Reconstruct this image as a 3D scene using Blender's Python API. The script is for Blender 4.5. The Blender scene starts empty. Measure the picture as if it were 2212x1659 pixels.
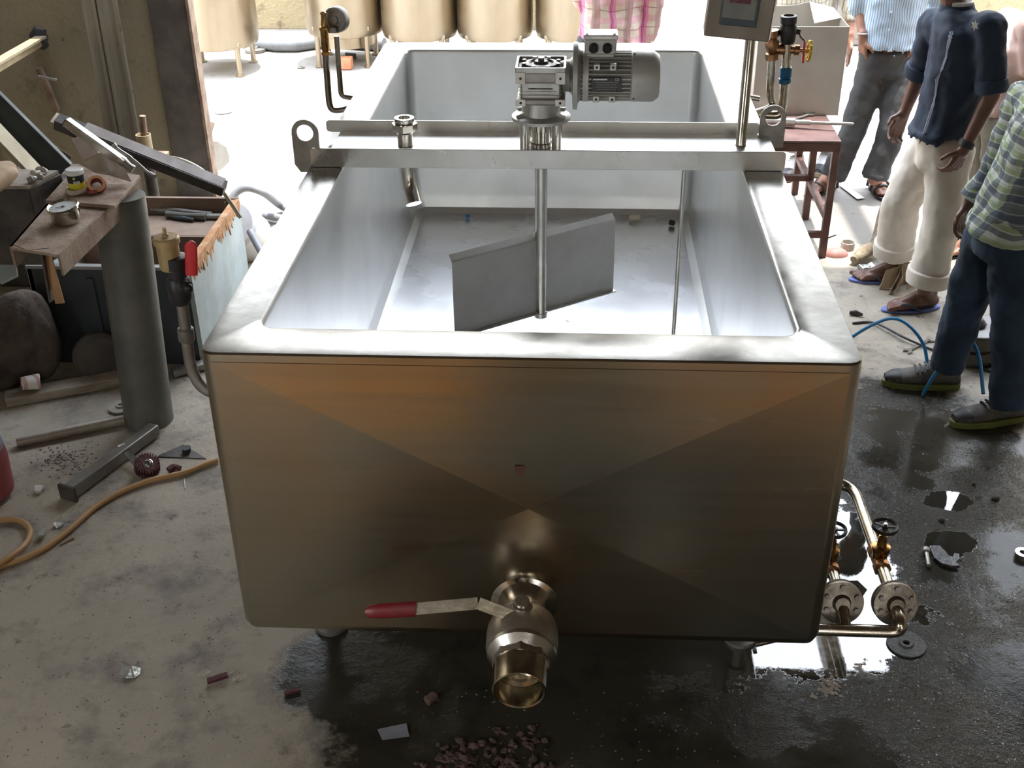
import bpy, bmesh, math, random
from mathutils import Vector as V, Matrix, noise as mnoise
random.seed(7)
PI = math.pi
C = bpy.context.scene.collection
scn = bpy.context.scene
# ---------------------------------------------------------------- camera
CAMH = 2.45
RX = V((0.99844201, -0.01851209, 0.05263895)); RY = V((0.05481528, 0.50178388, -0.86325444)); RZ = V((-0.01043273, 0.86479491, 0.50201685))
cd = bpy.data.cameras.new('camera'); cam = bpy.data.objects.new('camera', cd); C.objects.link(cam)
cd.sensor_width = 36.0; cd.lens = 36.0 * 2504 / 2212
cam.matrix_world = Matrix(((RX.x, RX.y, RX.z, 0), (RY.x, RY.y, RY.z, 0), (RZ.x, RZ.y, RZ.z, CAMH), (0, 0, 0, 1)))
scn.camera = cam
cd.clip_start = 0.05; cd.clip_end = 200
def P(px, py, x=None, y=None, z=None):
    """the point of the place seen at a spot of the photograph, on the plane x=, y= or z="""
    c = V((px - 1106, -(py - 829.5), -2504))
    r = V((RX.dot(c), RY.dot(c), RZ.dot(c)))
    t = (z - CAMH) / r.z if z is not None else (y / r.y if y is not None else x / r.x)
    return V((0, 0, CAMH)) + r * t
# ---------------------------------------------------------------- light
scn.view_settings.view_transform = 'Standard'; scn.view_settings.look = 'None'
scn.view_settings.exposure = 0.0; scn.view_settings.gamma = 1.0; scn.view_settings.use_curve_mapping = False
w = bpy.data.worlds.new('sky'); scn.world = w; w.use_nodes = True
nt = w.node_tree; bg = nt.nodes['Background']
tc = nt.nodes.new('ShaderNodeTexCoord'); sx = nt.nodes.new('ShaderNodeSeparateXYZ'); rp = nt.nodes.new('ShaderNodeValToRGB')
nt.links.new(tc.outputs['Generated'], sx.inputs[0]); nt.links.new(sx.outputs['Z'], rp.inputs[0]); nt.links.new(rp.outputs[0], bg.inputs[0])
rp.color_ramp.elements[0].color = (.40, .385, .36, 1); rp.color_ramp.elements[0].position = 0.0
rp.color_ramp.elements[1].color = (.76, .85, 1.0, 1); rp.color_ramp.elements[1].position = .78
e_ = rp.color_ramp.elements.new(.45); e_.color = (.60, .62, .64, 1)
bg.inputs[1].default_value = 11.5
def sun(name, energy, rot, ang, col):
    d = bpy.data.lights.new(name, 'SUN'); d.energy = energy; d.angle = ang; d.color = col
    o = bpy.data.objects.new(name, d); C.objects.link(o); o.rotation_euler = rot; return o
sun('sun', 9.0, (math.radians(-2.5), math.radians(4), 0), math.radians(1.0), (1.0, .96, .88))
def area(name, loc, rot, sx_, sy_, e, col):
    d = bpy.data.lights.new(name, 'AREA'); d.shape = 'RECTANGLE'; d.size = sx_; d.size_y = sy_; d.energy = e; d.color = col
    o = bpy.data.objects.new(name, d); C.objects.link(o); o.location = loc; o.rotation_euler = rot; return o
# added fill lights behind the camera, brightening the floor and what the vat reflects
area('added_fill_light', (-1.0, -2.2, 2.85), (math.radians(-8), 0, 0), 1.4, .2, 30, (1, .93, .82))
area('added_fill_light_right', (1.0, -2.2, 2.85), (math.radians(-8), 0, 0), 1.4, .2, 44, (1, .93, .82))
# ---------------------------------------------------------------- materials
def nd(nt, t, **k):
    n = nt.nodes.new(t)
    for a, b in k.items(): setattr(n, a, b)
    return n
def mixc(nt, fac, a, b, mode='MIX'):
    n = nd(nt, 'ShaderNodeMix', data_type='RGBA', blend_type=mode)
    for i, v in ((0, fac), (6, a), (7, b)):
        if isinstance(v, (int, float)): n.inputs[i].default_value = v
        elif isinstance(v, tuple): n.inputs[i].default_value = v if len(v) == 4 else (*v, 1)
        else: nt.links.new(v, n.inputs[i])
    return n.outputs[2]
def mth(nt, op, a, b=0.0, c=None, clamp=False):
    n = nd(nt, 'ShaderNodeMath', operation=op, use_clamp=clamp)
    for i, v in enumerate((a, b) + ((c,) if c is not None else ())):
        if isinstance(v, (int, float)): n.inputs[i].default_value = v
        else: nt.links.new(v, n.inputs[i])
    return n.outputs[0]
def noi(nt, co, scale, detail=4, rough=.55, dist=0.0, sc=None):
    if sc:
        m = nd(nt, 'ShaderNodeMapping'); nt.links.new(co, m.inputs[0]); m.inputs[3].default_value = sc; co = m.outputs[0]
    n = nd(nt, 'ShaderNodeTexNoise'); nt.links.new(co, n.inputs['Vector'])
    n.inputs['Scale'].default_value = scale; n.inputs['Detail'].default_value = detail
    n.inputs['Roughness'].default_value = rough; n.inputs['Distortion'].default_value = dist
    return n.outputs['Fac']
def rmp(nt, f, lo, hi, a=0.0, b=1.0):
    n = nd(nt, 'ShaderNodeMapRange'); nt.links.new(f, n.inputs[0])
    for i, v in enumerate((lo, hi, a, b)): n.inputs[i + 1].default_value = v
    n.clamp = True
    return n.outputs[0]
MATS = {}
def M(name, col, rough=.5, metal=0.0, col2=None, scale=6, bump=0.0, bscale=60, lo=.4, hi=.62, rvar=.1, sc=None, bsc=None, emit=None, alpha=None, aniso=0):
    if name in MATS: return MATS[name]
    m = bpy.data.materials.new(name); m.use_nodes = True; nt = m.node_tree; p = nt.nodes['Principled BSDF']
    co = nd(nt, 'ShaderNodeTexCoord').outputs['Object']
    f = noi(nt, co, scale, 5, .6, 0, sc)
    c2 = col2 or tuple(c * .72 for c in col)
    nt.links.new(mixc(nt, rmp(nt, f, lo, hi), col, c2), p.inputs['Base Color'])
    f2 = noi(nt, co, scale * 2.3, 4, .6)
    nt.links.new(rmp(nt, f2, .3, .7, max(.02, rough - rvar), min(1, rough + rvar)), p.inputs['Roughness'])
    p.inputs['Metallic'].default_value = metal
    if aniso: p.inputs['Anisotropic'].default_value = aniso
    if bump:
        b = nd(nt, 'ShaderNodeBump'); b.inputs['Strength'].default_value = bump; b.inputs['Distance'].default_value = .01
        nt.links.new(noi(nt, co, bscale, 4, .6, 0, bsc), b.inputs['Height']); nt.links.new(b.outputs[0], p.inputs['Normal'])
    if emit: p.inputs['Emission Color'].default_value = (*emit[0], 1); p.inputs['Emission Strength'].default_value = emit[1]
    m['nt'] = 1; MATS[name] = m
    return m
steel = M('brushed_steel', (.62, .61, .58), .3, 1, (.5, .48, .44), 3, .05, 90, rvar=.07, bsc=(1, 1, .15))
steel_in = M('vat_inner_steel', (.80, .81, .80), .36, .82, (.72, .72, .70), 2.0, .05, 14, rvar=.05)
steel_pol = M('polished_steel', (.62, .6, .56), .16, 1, (.5, .47, .42), 9, .02, 60, rvar=.06)
steel_tank = M('tank_steel', (.50, .43, .33), .36, 1, (.42, .35, .25), 3, .04, 40, sc=(1, 1, .15))
steel_dull = M('dull_steel', (.36, .35, .33), .5, .8, (.24, .22, .2), 7, .15, 80)
cast = M('cast_aluminium', (.56, .56, .54), .45, .75, (.42, .42, .4), 14, .1, 120)
greypaint = M('grey_motor_paint', (.5, .5, .47), .42, .25, (.42, .42, .4), 10, .03, 80)
brass = M('brass', (.62, .36, .13), .28, 1, (.42, .22, .08), 16, .05, 80)
bronze = M('bronze_casting', (.55, .30, .16), .36, 1, (.36, .19, .1), 22, .12, 110)
yellowm = M('yellow_wheel_paint', (.85, .6, .05), .35, .3, (.6, .38, .03), 20)
redm = M('red_plastic', (.62, .03, .04), .35, 0, (.5, .02, .03), 8)
redd = M('dull_red_grip', (.2, .012, .02), .38, 0, (.13, .01, .014), 10)
blackm = M('black_iron', (.022, .023, .026), .42, .3, (.045, .045, .05), 14, .12, 90)
rubber = M('black_rubber', (.018, .018, .02), .6, 0, (.03, .03, .034), 14)
bluetape = M('blue_tape', (.01, .12, .26), .35, 0, (.01, .08, .18), 30)
rust = M('rusty_steel', (.19, .12, .085), .72, .25, (.30, .23, .17), 9, .35, 70)
rustplate = M('dusty_rust_plate', (.36, .28, .22), .78, .1, (.20, .13, .09), 11, .4, 60)
darksteel = M('dark_mill_steel', (.05, .045, .042), .55, .4, (.10, .085, .075), 8, .2, 60)
bsteel = M('brown_painted_steel', (.085, .035, .028), .45, .2, (.13, .06, .045), 10, .08, 60)
bench_pipe = M('grimy_grey_pipe', (.15, .15, .13), .5, .35, (.09, .09, .08), 3, .12, 50)
concrete_brk = M('brick_orange', (.62, .24, .12), .85, 0, (.5, .18, .09), 12, .4, 60)
timber = M('weathered_timber', (.34, .29, .23), .8, 0, (.2, .165, .13), 6, .3, 40, sc=(1, 1, 6))
dustwhite = M('dirty_white', (.62, .59, .55), .7, 0, (.4, .35, .3), 14, .15, 60)
whitem = M('white_plastic', (.8, .8, .78), .4, 0, (.7, .7, .68), 9)
yellowp = M('yellow_label', (.75, .68, .03), .45, 0, (.6, .52, .03), 14)
blackp = M('black_label', (.02, .025, .03), .4)
maroon = M('maroon_abrasive', (.085, .028, .032), .8, 0, (.09, .02, .025), 20, .4, 120)
hose_y = M('ochre_hose_rubber', (.42, .25, .11), .5, 0, (.34, .2, .085), 7, .08, 60)
hose_g = M('grey_hose', (.25, .26, .28), .5, 0, (.18, .19, .2), 7)
hose_b = M('blue_air_hose', (.03, .20, .42), .35, 0, (.02, .15, .33), 7)
fibre = M('torn_fibreboard', (.45, .22, .1), .9, 0, (.6, .36, .2), 20, .5, 90)
bluegrey = M('pale_blue_grey_paint', (.42, .50, .52), .5, 0, (.33, .38, .38), 5, .06, 40)
slate = M('dark_slate_paint', (.045, .055, .06), .5, .1, (.03, .035, .038), 5, .06, 40)
rock = M('grimy_rock', (.085, .065, .05), .95, 0, (.035, .027, .022), 7, .9, 24)
tarp = M('pale_tarp', (.8, .75, .73), .7, 0, (.7, .66, .62), 3, .2, 12)
paper = M('white_paper', (.72, .72, .68), .8, 0, (.6, .6, .55), 14)
foilm = M('crumpled_foil', (.55, .56, .5), .35, .55, (.3, .32, .27), 22, .3, 50)
skin = M('brown_skin', (.33, .155, .095), .5, 0, (.26, .115, .07), 9, .06, 90)
skin_d = M('dark_brown_skin', (.16, .075, .05), .45, 0, (.12, .055, .036), 9, .06, 90)
hairm = M('black_hair', (.012, .01, .009), .55, 0, None, 20, .5, 60)
glassy = M('gauge_glass_face', (.6, .62, .6), .12, 0, (.55, .57, .55), 5)
inkm = M('dark_ink', (.03, .03, .035), .6)
# ---------------------------------------------------------------- mesh builder
class B:
    def __init__(s): s.v = []; s.f = []
    def add(s, vs, fs):
        n = len(s.v); s.v += [V(v) for v in vs]; s.f += [tuple(i + n for i in f) for f in fs]; return s
    def rings(s, rs, cap=True, close=False):
        n = len(rs[0]); vs = [p for r in rs for p in r]; fs = []
        m = len(rs)
        for i in range(m if close else m - 1):
            a = i * n; b = ((i + 1) % m) * n
            for j in range(n): fs.append((a + j, a + (j + 1) % n, b + (j + 1) % n, b + j))
        if cap and not close: fs.append(tuple(range(n))[::-1]); fs.append(tuple((m - 1) * n + j for j in range(n)))
        return s.add(vs, fs)
    def box(s, c, d, ax=None):
        c = V(c); ax = ax or (V((1, 0, 0)), V((0, 1, 0)), V((0, 0, 1)))
        vs = [c + ax[0] * (d[0] / 2 * i) + ax[1] * (d[1] / 2 * j) + ax[2] * (d[2] / 2 * k) for k in (-1, 1) for i, j in ((-1, -1), (1, -1), (1, 1), (-1, 1))]
        return s.add(vs, [(3, 2, 1, 0), (4, 5, 6, 7), (0, 1, 5, 4), (1, 2, 6, 5), (2, 3, 7, 6), (3, 0, 4, 7)])
    def b2(s, a, b): a = V(a); b = V(b); return s.box((a + b) / 2, [abs(b[i] - a[i]) for i in range(3)])
    def bar(s, p0, p1, wd, ht, up=V((0, 0, 1))):
        p0 = V(p0); p1 = V(p1); d = (p1 - p0); L = d.length; d.normalize(); sd = d.cross(V(up)).normalized(); u = sd.cross(d)
        return s.box((p0 + p1) / 2, (L, wd, ht), (d, sd, u))
    def fr(s, d):
        d = V(d).normalized(); a = V((0, 0, 1)) if abs(d.z) < .9 else V((1, 0, 0)); u = d.cross(a).normalized(); return d, u, d.cross(u)
    def ring(s, c, d, r, n=24, ph=0, r2=None):
        d, u, w_ = s.fr(d); r2 = r if r2 is None else r2
        return [V(c) + u * (r * math.cos(ph + 2 * PI * i / n)) + w_ * (r2 * math.sin(ph + 2 * PI * i / n)) for i in range(n)]
    def cyl(s, p0, p1, r0, r1=None, n=24, ph=0):
        p0 = V(p0); p1 = V(p1); d = p1 - p0; r1 = r0 if r1 is None else r1
        return s.rings([s.ring(p0, d, r0, n, ph), s.ring(p1, d, r1, n, ph)])
    def lathe(s, o, d, prof, n=28, close=False, ph=0):
        o = V(o); dn = V(d).normalized()
        return s.rings([s.ring(o + dn * t, dn, max(r, 1e-4), n, ph) for r, t in prof], True, close)
    def tube(s, pts, r, n=14, cap=True, bend=0):
        pts = [V(p) for p in pts]
        if bend:
            q = [pts[0]]
            for i in range(1, len(pts) - 1):
                a, b, c = pts[i - 1], pts[i], pts[i + 1]; d0 = min(bend, (a - b).length * .5); d1 = min(bend, (c - b).length * .5)
                s0 = b + (a - b).normalized() * d0; s1 = b + (c - b).normalized() * d1
                for k in range(7):
                    t = k / 6; q.append(s0 * (1 - t) ** 2 + b * 2 * t * (1 - t) + s1 * t * t)
            q.append(pts[-1]); pts = q
        rr = [r[min(len(r) - 1, round(i * (len(r) - 1) / (len(pts) - 1)))] for i in range(len(pts))] if isinstance(r, (list, tuple)) else [r] * len(pts)
        rs = []; u = None
        for i, p in enumerate(pts):
            d = (pts[min(i + 1, len(pts) - 1)] - pts[max(i - 1, 0)]).normalized()
            if u is None: _, u, _ = s.fr(d)
            u = (u - d * u.dot(d)).normalized(); w_ = d.cross(u)
            rs.append([p + u * (rr[i] * math.cos(2 * PI * k / n)) + w_ * (rr[i] * math.sin(2 * PI * k / n)) for k in range(n)])
        return s.rings(rs, cap)
    def sph(s, c, r, n=16, ax=None):
        c = V(c); r = (r, r, r) if isinstance(r, (int, float)) else r; ax = ax or (V((1, 0, 0)), V((0, 1, 0)), V((0, 0, 1)))
        rs = []
        m = max(6, n // 2)
        for i in range(m + 1):
            a = PI * (i + .02) / (m + .04); z = -math.cos(a); q = math.sin(a)
            rs.append([c + ax[0] * (r[0] * q * math.cos(2 * PI * k / n)) + ax[1] * (r[1] * q * math.sin(2 * PI * k / n)) + ax[2] * (r[2] * z) for k in range(n)])
        return s.rings(rs)
    def cap(s, p0, p1, r0, r1, n=14):      # tapered limb with round ends
        p0 = V(p0); p1 = V(p1); d, u, w_ = s.fr(p1 - p0); rs = []
        for (c, r, sg) in ((p0, r0, -1), (p1, r1, 1)):
            hs = [PI / 2 * k / 4 for k in range(5)]
            if sg < 0: hs = hs[::-1]
            for a in hs:
                if a > 1.5: a = 1.5
                rs.append([c + d * (sg * r * math.sin(a)) + (u * math.cos(2 * PI * k / n) + w_ * math.sin(2 * PI * k / n)) * (r * math.cos(a)) for k in range(n)])
        return s.rings(rs)
    def chain(s, pts, r, n=14):
        for i in range(len(pts) - 1): s.cap(pts[i], pts[i + 1], r[i], r[i + 1], n)
        return s
    def loft(s, secs, n=28):               # secs: (centre, side vector, half width, front vector, half depth)
        return s.rings([[V(c) + V(sv) * (a * math.cos(2 * PI * k / n)) + V(fv) * (b * math.sin(2 * PI * k / n)) for k in range(n)] for c, sv, a, fv, b in secs])
    def prism(s, poly, o, u, v, th):
        o = V(o); u = V(u); v = V(v); w_ = u.cross(v).normalized() * th; n = len(poly)
        a = [o + u * x + v * y for x, y in poly]; b = [p + w_ for p in a]
        return s.add(a + b, [tuple(range(n))[::-1], tuple(range(n, 2 * n))] + [(i, (i + 1) % n, n + (i + 1) % n, n + i) for i in range(n)])
    def plate(s, outer, hole, o, u, v, th):   # outline and hole with the same number of points
        o = V(o); u = V(u); v = V(v); w_ = u.cross(v).normalized() * th
        A = [o + u * x + v * y for x, y in outer]; H = [o + u * x + v * y for x, y in hole]
        return s.rings([A, H, [p + w_ for p in H], [p + w_ for p in A]], False, True)
    def poly3(s, pts, th, up=(0, 0, 1)):    # flat outline given in space, thickened
        pts = [V(p) for p in pts]; n = len(pts); k = V(up).normalized() * th
        return s.add(pts + [p - k for p in pts], [tuple(range(n)), tuple(range(n, 2 * n))[::-1]] + [(i, i + n, (i + 1) % n + n, (i + 1) % n) for i in range(n)])
    def jit(s, a, sc=10, seed=0):
        s.v = [v + mnoise.noise_vector(v * sc + V((seed, seed * 2, 3))) * a for v in s.v]; return s
    def build(s, name, mat, parent=None, smooth=35, bevel=0, remesh=0, sm=0, disp=0, dscale=.1, label=None, base=None, fixn=True):
        me = bpy.data.meshes.new(name); o = bpy.data.objects.new(name, me); C.objects.link(o)
        if parent is not None:
            o.parent = parent; r = parent
            while r.parent is not None: r = r.parent
            org = r.location.copy()
        else:
            if base is None:
                xs = [v.x for v in s.v]; ys = [v.y for v in s.v]; zs = [v.z for v in s.v]
                base = V(((min(xs) + max(xs)) / 2, (min(ys) + max(ys)) / 2, min(zs)))
            org = V(base); o.location = org
        me.from_pydata([v - org for v in s.v], [], s.f); me.validate()
        if fixn:
            bm = bmesh.new(); bm.from_mesh(me); bmesh.ops.recalc_face_normals(bm, faces=bm.faces); bm.to_mesh(me); bm.free()
        if mat: me.materials.append(mat)
        if smooth:
            me.polygons.foreach_set('use_smooth', [True] * len(me.polygons))
            if not remesh: me.set_sharp_from_angle(angle=math.radians(smooth))
        if bevel:
            b = o.modifiers.new('bevel', 'BEVEL'); b.width = bevel; b.segments = 2; b.limit_method = 'ANGLE'; b.angle_limit = .7; b.harden_normals = False
        if remesh:
            r_ = o.modifiers.new('remesh', 'REMESH'); r_.mode = 'VOXEL'; r_.voxel_size = remesh; r_.use_smooth_shade = True
        if sm:
            q = o.modifiers.new('smooth', 'SMOOTH'); q.iterations = sm; q.factor = .6
        if disp:
            t = bpy.data.textures.new(name, 'CLOUDS'); t.noise_scale = dscale; t.noise_depth = 2
            q = o.modifiers.new('folds', 'DISPLACE'); q.texture = t; q.strength = disp; q.mid_level = .5; q.texture_coords = 'LOCAL'
        if label: o['label'] = label
        return o
def tag(o, label, cat, group=None):
    o['label'] = label; o['category'] = cat
    if group: o['group'] = group
    return o
def thing(name, label, cat, loc, group=None):
    o = bpy.data.objects.new(name, None); C.objects.link(o); o.location = V(loc); o.empty_display_size = .1
    return tag(o, label, cat, group)
def solo(b, name, mat, label, cat, group=None, **k): return tag(b.build(name, mat, **k), label, cat, group)
def struct(b, name, mat, parent=None, **k):
    o = b.build(name, mat, parent, base=(0, 0, 0) if parent is None else None, **k)
    if parent is None: o['kind'] = 'structure'
    return o
def rrect(x0, x1, y0, y1, r, z, n=6):
    out = []
    for cx_, cy_, a0 in ((x1 - r, y1 - r, 0), (x0 + r, y1 - r, PI / 2), (x0 + r, y0 + r, PI), (x1 - r, y0 + r, 1.5 * PI)):
        for k in range(n + 1):
            a = a0 + PI / 2 * k / n; out.append(V((cx_ + r * math.cos(a), cy_ + r * math.sin(a), z)))
    return out
def text(s_, name, mat, parent, loc, xd, yd, size, label=None):
    cu = bpy.data.curves.new(name, 'FONT'); cu.body = s_; cu.size = size; cu.extrude = .0002; cu.align_x = 'CENTER'; cu.align_y = 'CENTER'
    o = bpy.data.objects.new(name, cu); C.objects.link(o); cu.materials.append(mat)
    me = bpy.data.meshes.new_from_object(o); bpy.data.objects.remove(o); o = bpy.data.objects.new(name, me); C.objects.link(o)
    if not me.materials: me.materials.append(mat)
    r = parent
    while r.parent is not None: r = r.parent
    xd = V(xd).normalized(); yd = V(yd); yd = (yd - xd * yd.dot(xd)).normalized(); zd = xd.cross(yd)
    o.parent = parent; L = V(loc) - r.location
    o.matrix_basis = Matrix(((xd.x, yd.x, zd.x, L.x), (xd.y, yd.y, zd.y, L.y), (xd.z, yd.z, zd.z, L.z), (0, 0, 0, 1)))
    return o
X_, Y_, Z_ = V((1, 0, 0)), V((0, 1, 0)), V((0, 0, 1))
# ---------------------------------------------------------------- setting
def mixf(nt, f, a, b):
    return mth(nt, 'ADD', a, mth(nt, 'MULTIPLY', f, mth(nt, 'SUBTRACT', b, a)))
def nd_x(nt, co):
    s = nd(nt, 'ShaderNodeSeparateXYZ'); nt.links.new(co, s.inputs[0]); return s.outputs[0]
def floor_mat():
    m = bpy.data.materials.new('wet_workshop_concrete'); m.use_nodes = True; nt = m.node_tree; p = nt.nodes['Principled BSDF']
    co = nd(nt, 'ShaderNodeTexCoord').outputs['Object']
    warp = noi(nt, co, 2.2, 5, .6); warp2 = noi(nt, co, 9, 5, .65)
    def ells(lst, amp, amp2):
        out = None
        for cx_, cy_, rx, ry in lst:
            mp = nd(nt, 'ShaderNodeMapping', vector_type='POINT'); nt.links.new(co, mp.inputs[0])
            mp.inputs[1].default_value = (-cx_ / rx, -cy_ / ry, 0); mp.inputs[3].default_value = (1 / rx, 1 / ry, 0)
            l = nd(nt, 'ShaderNodeVectorMath', operation='LENGTH'); nt.links.new(mp.outputs[0], l.inputs[0])
            d = mth(nt, 'SUBTRACT', 1.0, l.outputs['Value'])
            out = d if out is None else mth(nt, 'MAXIMUM', out, d)
        o = mth(nt, 'MULTIPLY_ADD', mth(nt, 'SUBTRACT', warp, .5), amp, out)
        return mth(nt, 'MULTIPLY_ADD', mth(nt, 'SUBTRACT', warp2, .5), amp2, o)
    wet = rmp(nt, ells([(-.05, 2.4, .72, .75), (.2, 3.6, .9, 1.6), (1.3, 3.3, .75, 1.05), (.2, 1.2, 1.1, .7), (.75, 1.9, .75, .8), (.1, 1.75, .55, .5), (1.4, 2.2, .6, .7), (-.6, 2.5, .3, .25)], 1.0, .7), -.02, .16)  # wet patch nearest the camera is added to darken the vat's reflection
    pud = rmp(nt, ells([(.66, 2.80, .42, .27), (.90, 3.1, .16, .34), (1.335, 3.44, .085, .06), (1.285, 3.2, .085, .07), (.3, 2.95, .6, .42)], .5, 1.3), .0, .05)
    n1 = noi(nt, co, 1.3, 6, .6); n2 = noi(nt, co, 14, 6, .7); n3 = noi(nt, co, 60, 4, .7); n4 = noi(nt, co, 5, 6, .65); n5 = noi(nt, co, 34, 5, .75)
    base = mixc(nt, rmp(nt, n1, .35, .68), (.42, .37, .295), (.31, .275, .225))
    base = mixc(nt, rmp(nt, n4, .5, .72), base, (.16, .14, .135))
    base = mixc(nt, rmp(nt, n2, .60, .72), base, (.085, .07, .065))
    base = mixc(nt, rmp(nt, n2, .36, .28), base, (.42, .37, .33))
    wetc = mixc(nt, .90, base, (.010, .010, .005))
    nt.links.new(mixc(nt, wet, base, wetc), p.inputs['Base Color'])
    r = mixf(nt, wet, rmp(nt, n2, .3, .7, .74, .9), rmp(nt, n4, .42, .58, .17, .06))
    n6 = noi(nt, co, 120, 2, .5, .5); dm = mth(nt, 'MULTIPLY', mth(nt, 'MULTIPLY', rmp(nt, n6, .57, .65), wet), mth(nt, 'MULTIPLY', rmp(nt, warp, .45, .56), rmp(nt, nd_x(nt, co), .45, .8)))
    r = mth(nt, 'MULTIPLY', r, mth(nt, 'SUBTRACT', 1.0, mth(nt, 'MULTIPLY', mth(nt, 'MAXIMUM', pud, mth(nt, 'MULTIPLY', dm, .8)), .97)))
    nt.links.new(r, p.inputs['Roughness'])
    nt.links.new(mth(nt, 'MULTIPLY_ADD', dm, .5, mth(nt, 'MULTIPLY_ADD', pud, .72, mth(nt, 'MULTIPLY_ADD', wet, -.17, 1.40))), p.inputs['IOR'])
    drops = dm
    hh = mth(nt, 'ADD', mth(nt, 'MULTIPLY', n2, .4), mth(nt, 'MULTIPLY', n5, mixf(nt, wet, mth(nt, 'ADD', 0.0, .75), mth(nt, 'ADD', 0.0, .35))))
    hh = mth(nt, 'MULTIPLY_ADD', drops, .9, hh)
    b = nd(nt, 'ShaderNodeBump'); b.inputs['Distance'].default_value = .02
    nt.links.new(hh, b.inputs['Height'])
    bstr = mixf(nt, wet, mth(nt, 'ADD', 0.0, .55), mth(nt, 'MULTIPLY_ADD', rmp(nt, warp, .47, .58), .75, .10))
    nt.links.new(mth(nt, 'MULTIPLY', bstr, mth(nt, 'SUBTRACT', 1.0, mth(nt, 'MULTIPLY', pud, .995))), b.inputs['Strength'])
    nt.links.new(b.outputs[0], p.inputs['Normal'])
    return m
def plaster_mat(name, c1, c2, c3, bump=.5):
    m = bpy.data.materials.new(name); m.use_nodes = True; nt = m.node_tree; p = nt.nodes['Principled BSDF']
    co = nd(nt, 'ShaderNodeTexCoord').outputs['Object']
    a = noi(nt, co, 1.1, 5, .6); b_ = noi(nt, co, 7, 6, .7); c_ = noi(nt, co, 22, 5, .7)
    col = mixc(nt, rmp(nt, a, .35, .65), c1, c2); col = mixc(nt, rmp(nt, b_, .56, .70), col, c3)
    col = mixc(nt, rmp(nt, c_, .66, .74), col, tuple(x * .35 for x in c3))
    nt.links.new(col, p.inputs['Base Color']); p.inputs['Roughness'].default_value = .9
    bp = nd(nt, 'ShaderNodeBump'); bp.inputs['Strength'].default_value = bump; bp.inputs['Distance'].default_value = .02
    nt.links.new(mth(nt, 'ADD', b_, mth(nt, 'MULTIPLY', c_, .4)), bp.inputs['Height']); nt.links.new(bp.outputs[0], p.inputs['Normal'])
    return m
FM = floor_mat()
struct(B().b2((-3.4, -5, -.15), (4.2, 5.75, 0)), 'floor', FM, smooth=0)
yardm = plaster_mat('yard_concrete', (.27, .25, .225), (.23, .21, .185), (.185, .155, .13), .35)
struct(B().b2((-3.4, 5.75, -.15), (4.2, 6.6, -.004)).b2((-7, 6.6, -.15), (9, 13.4, -.004)), 'ground', yardm, smooth=0)
wallm = plaster_mat('stained_ochre_plaster', (.25, .212, .14), (.205, .172, .11), (.14, .115, .075), .5)
jamb_white = plaster_mat('white_plaster', (.82, .80, .76), (.74, .72, .68), (.6, .56, .5), .3)  # jamb reveal plaster, much whiter than the wall
WY = 6.3
jx = P(400, 0, y=WY).x + .03; fx0 = P(320, 0, y=WY).x
struct(B().b2((-3.4, WY, 0), (fx0 + .02, WY + .3, 3.6)), 'wall_back', wallm, smooth=0)
struct(B().b2((fx0 + .02, WY + .035, 0), (P(452, 330, y=WY + .3).x, WY + .3, 3.6)).jit(.004, 5), 'trim_1', jamb_white, smooth=0)
dk = M('dark_brown_frame_paint', (.075, .062, .055), .6, .2, (.12, .1, .085), 5, .2, 30)
struct(B().b2((fx0, WY - .02, 0), (jx - .02, WY + .04, 3.6)), 'trim_2', dk, smooth=0, bevel=.004)
struct(B().b2((jx - .02, WY - .035, 0), (jx - .005, WY + .05, 3.6)), 'trim_3', rust, smooth=0)
struct(B().b2((-3.5, -5, 0), (-3.4, -2.6, 3.75)).b2((-3.5, .4, 0), (-3.4, WY + .3, 3.75)).b2((-3.5, -2.6, 0), (-3.4, .4, .9)).b2((-3.5, -2.6, 2.7), (-3.4, .4, 3.75)), 'wall_left', wallm, smooth=0)
struct(B().b2((4.2, -5, 0), (4.3, WY + .3, 3.75)), 'wall_right', wallm, smooth=0)
struct(B().b2((-3.5, -5.1, 0), (1.2, -5, 3.75)).b2((2.6, -5.1, 0), (4.3, -5, 3.75)).b2((1.2, -5.1, 2.5), (2.6, -5, 3.75)), 'wall_front', wallm, smooth=0)
roofm = M('rusty_roof_sheet', (.16, .12, .09), .75, .1, (.1, .08, .065), 3, .1, 30)
rb = B().b2((-3.5, -5.1, 3.06), (4.3, 5.56, 3.10))
for i in range(8): rb.b2((-3.4, -4.8 + i * 1.42, 2.95), (4.2, -4.72 + i * 1.42, 3.06))
struct(rb, 'ceiling', roofm, smooth=0)
farm = plaster_mat('rough_yellow_plaster', (.36, .29, .17), (.30, .24, .14), (.19, .14, .08), 1.0)
struct(B().b2((-7, 10.5, 0), (9, 10.8, 1.9)), 'wall_far', farm, smooth=0)
struct(B().b2((-2.1, 5.52, 2.86), (4.2, 5.58, 3.06)), 'trim_4', dk, smooth=0)
solo(B().b2((1.70, 5.56, 2.98), (1.82, 9.4, 3.10)).b2((1.70, 9.28, 0), (1.82, 9.4, 2.98)), 'roof_beam', darksteel, 'dark steel roof beam running out over the bright yard', 'beam', bevel=.003, smooth=0)
tt_ = thing('added_step_box', 'added grey step box behind the camera, mirrored in the vat front', 'box', (0, -.1, 0))  # unseen box added for the grey reflection in the vat front
B().b2((-.40, -.55, 0), (.36, -.02, .80)).build('box_body', M('added_box_grey', (.34, .36, .34), .6, 0, (.28, .3, .28), 3), tt_, bevel=.01, smooth=0)
B().b2((-.43, -.58, .80), (.39, .01, .83)).build('box_top', M('added_box_grey', (.34, .36, .34), .6), tt_, bevel=.004, smooth=0)
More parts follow.
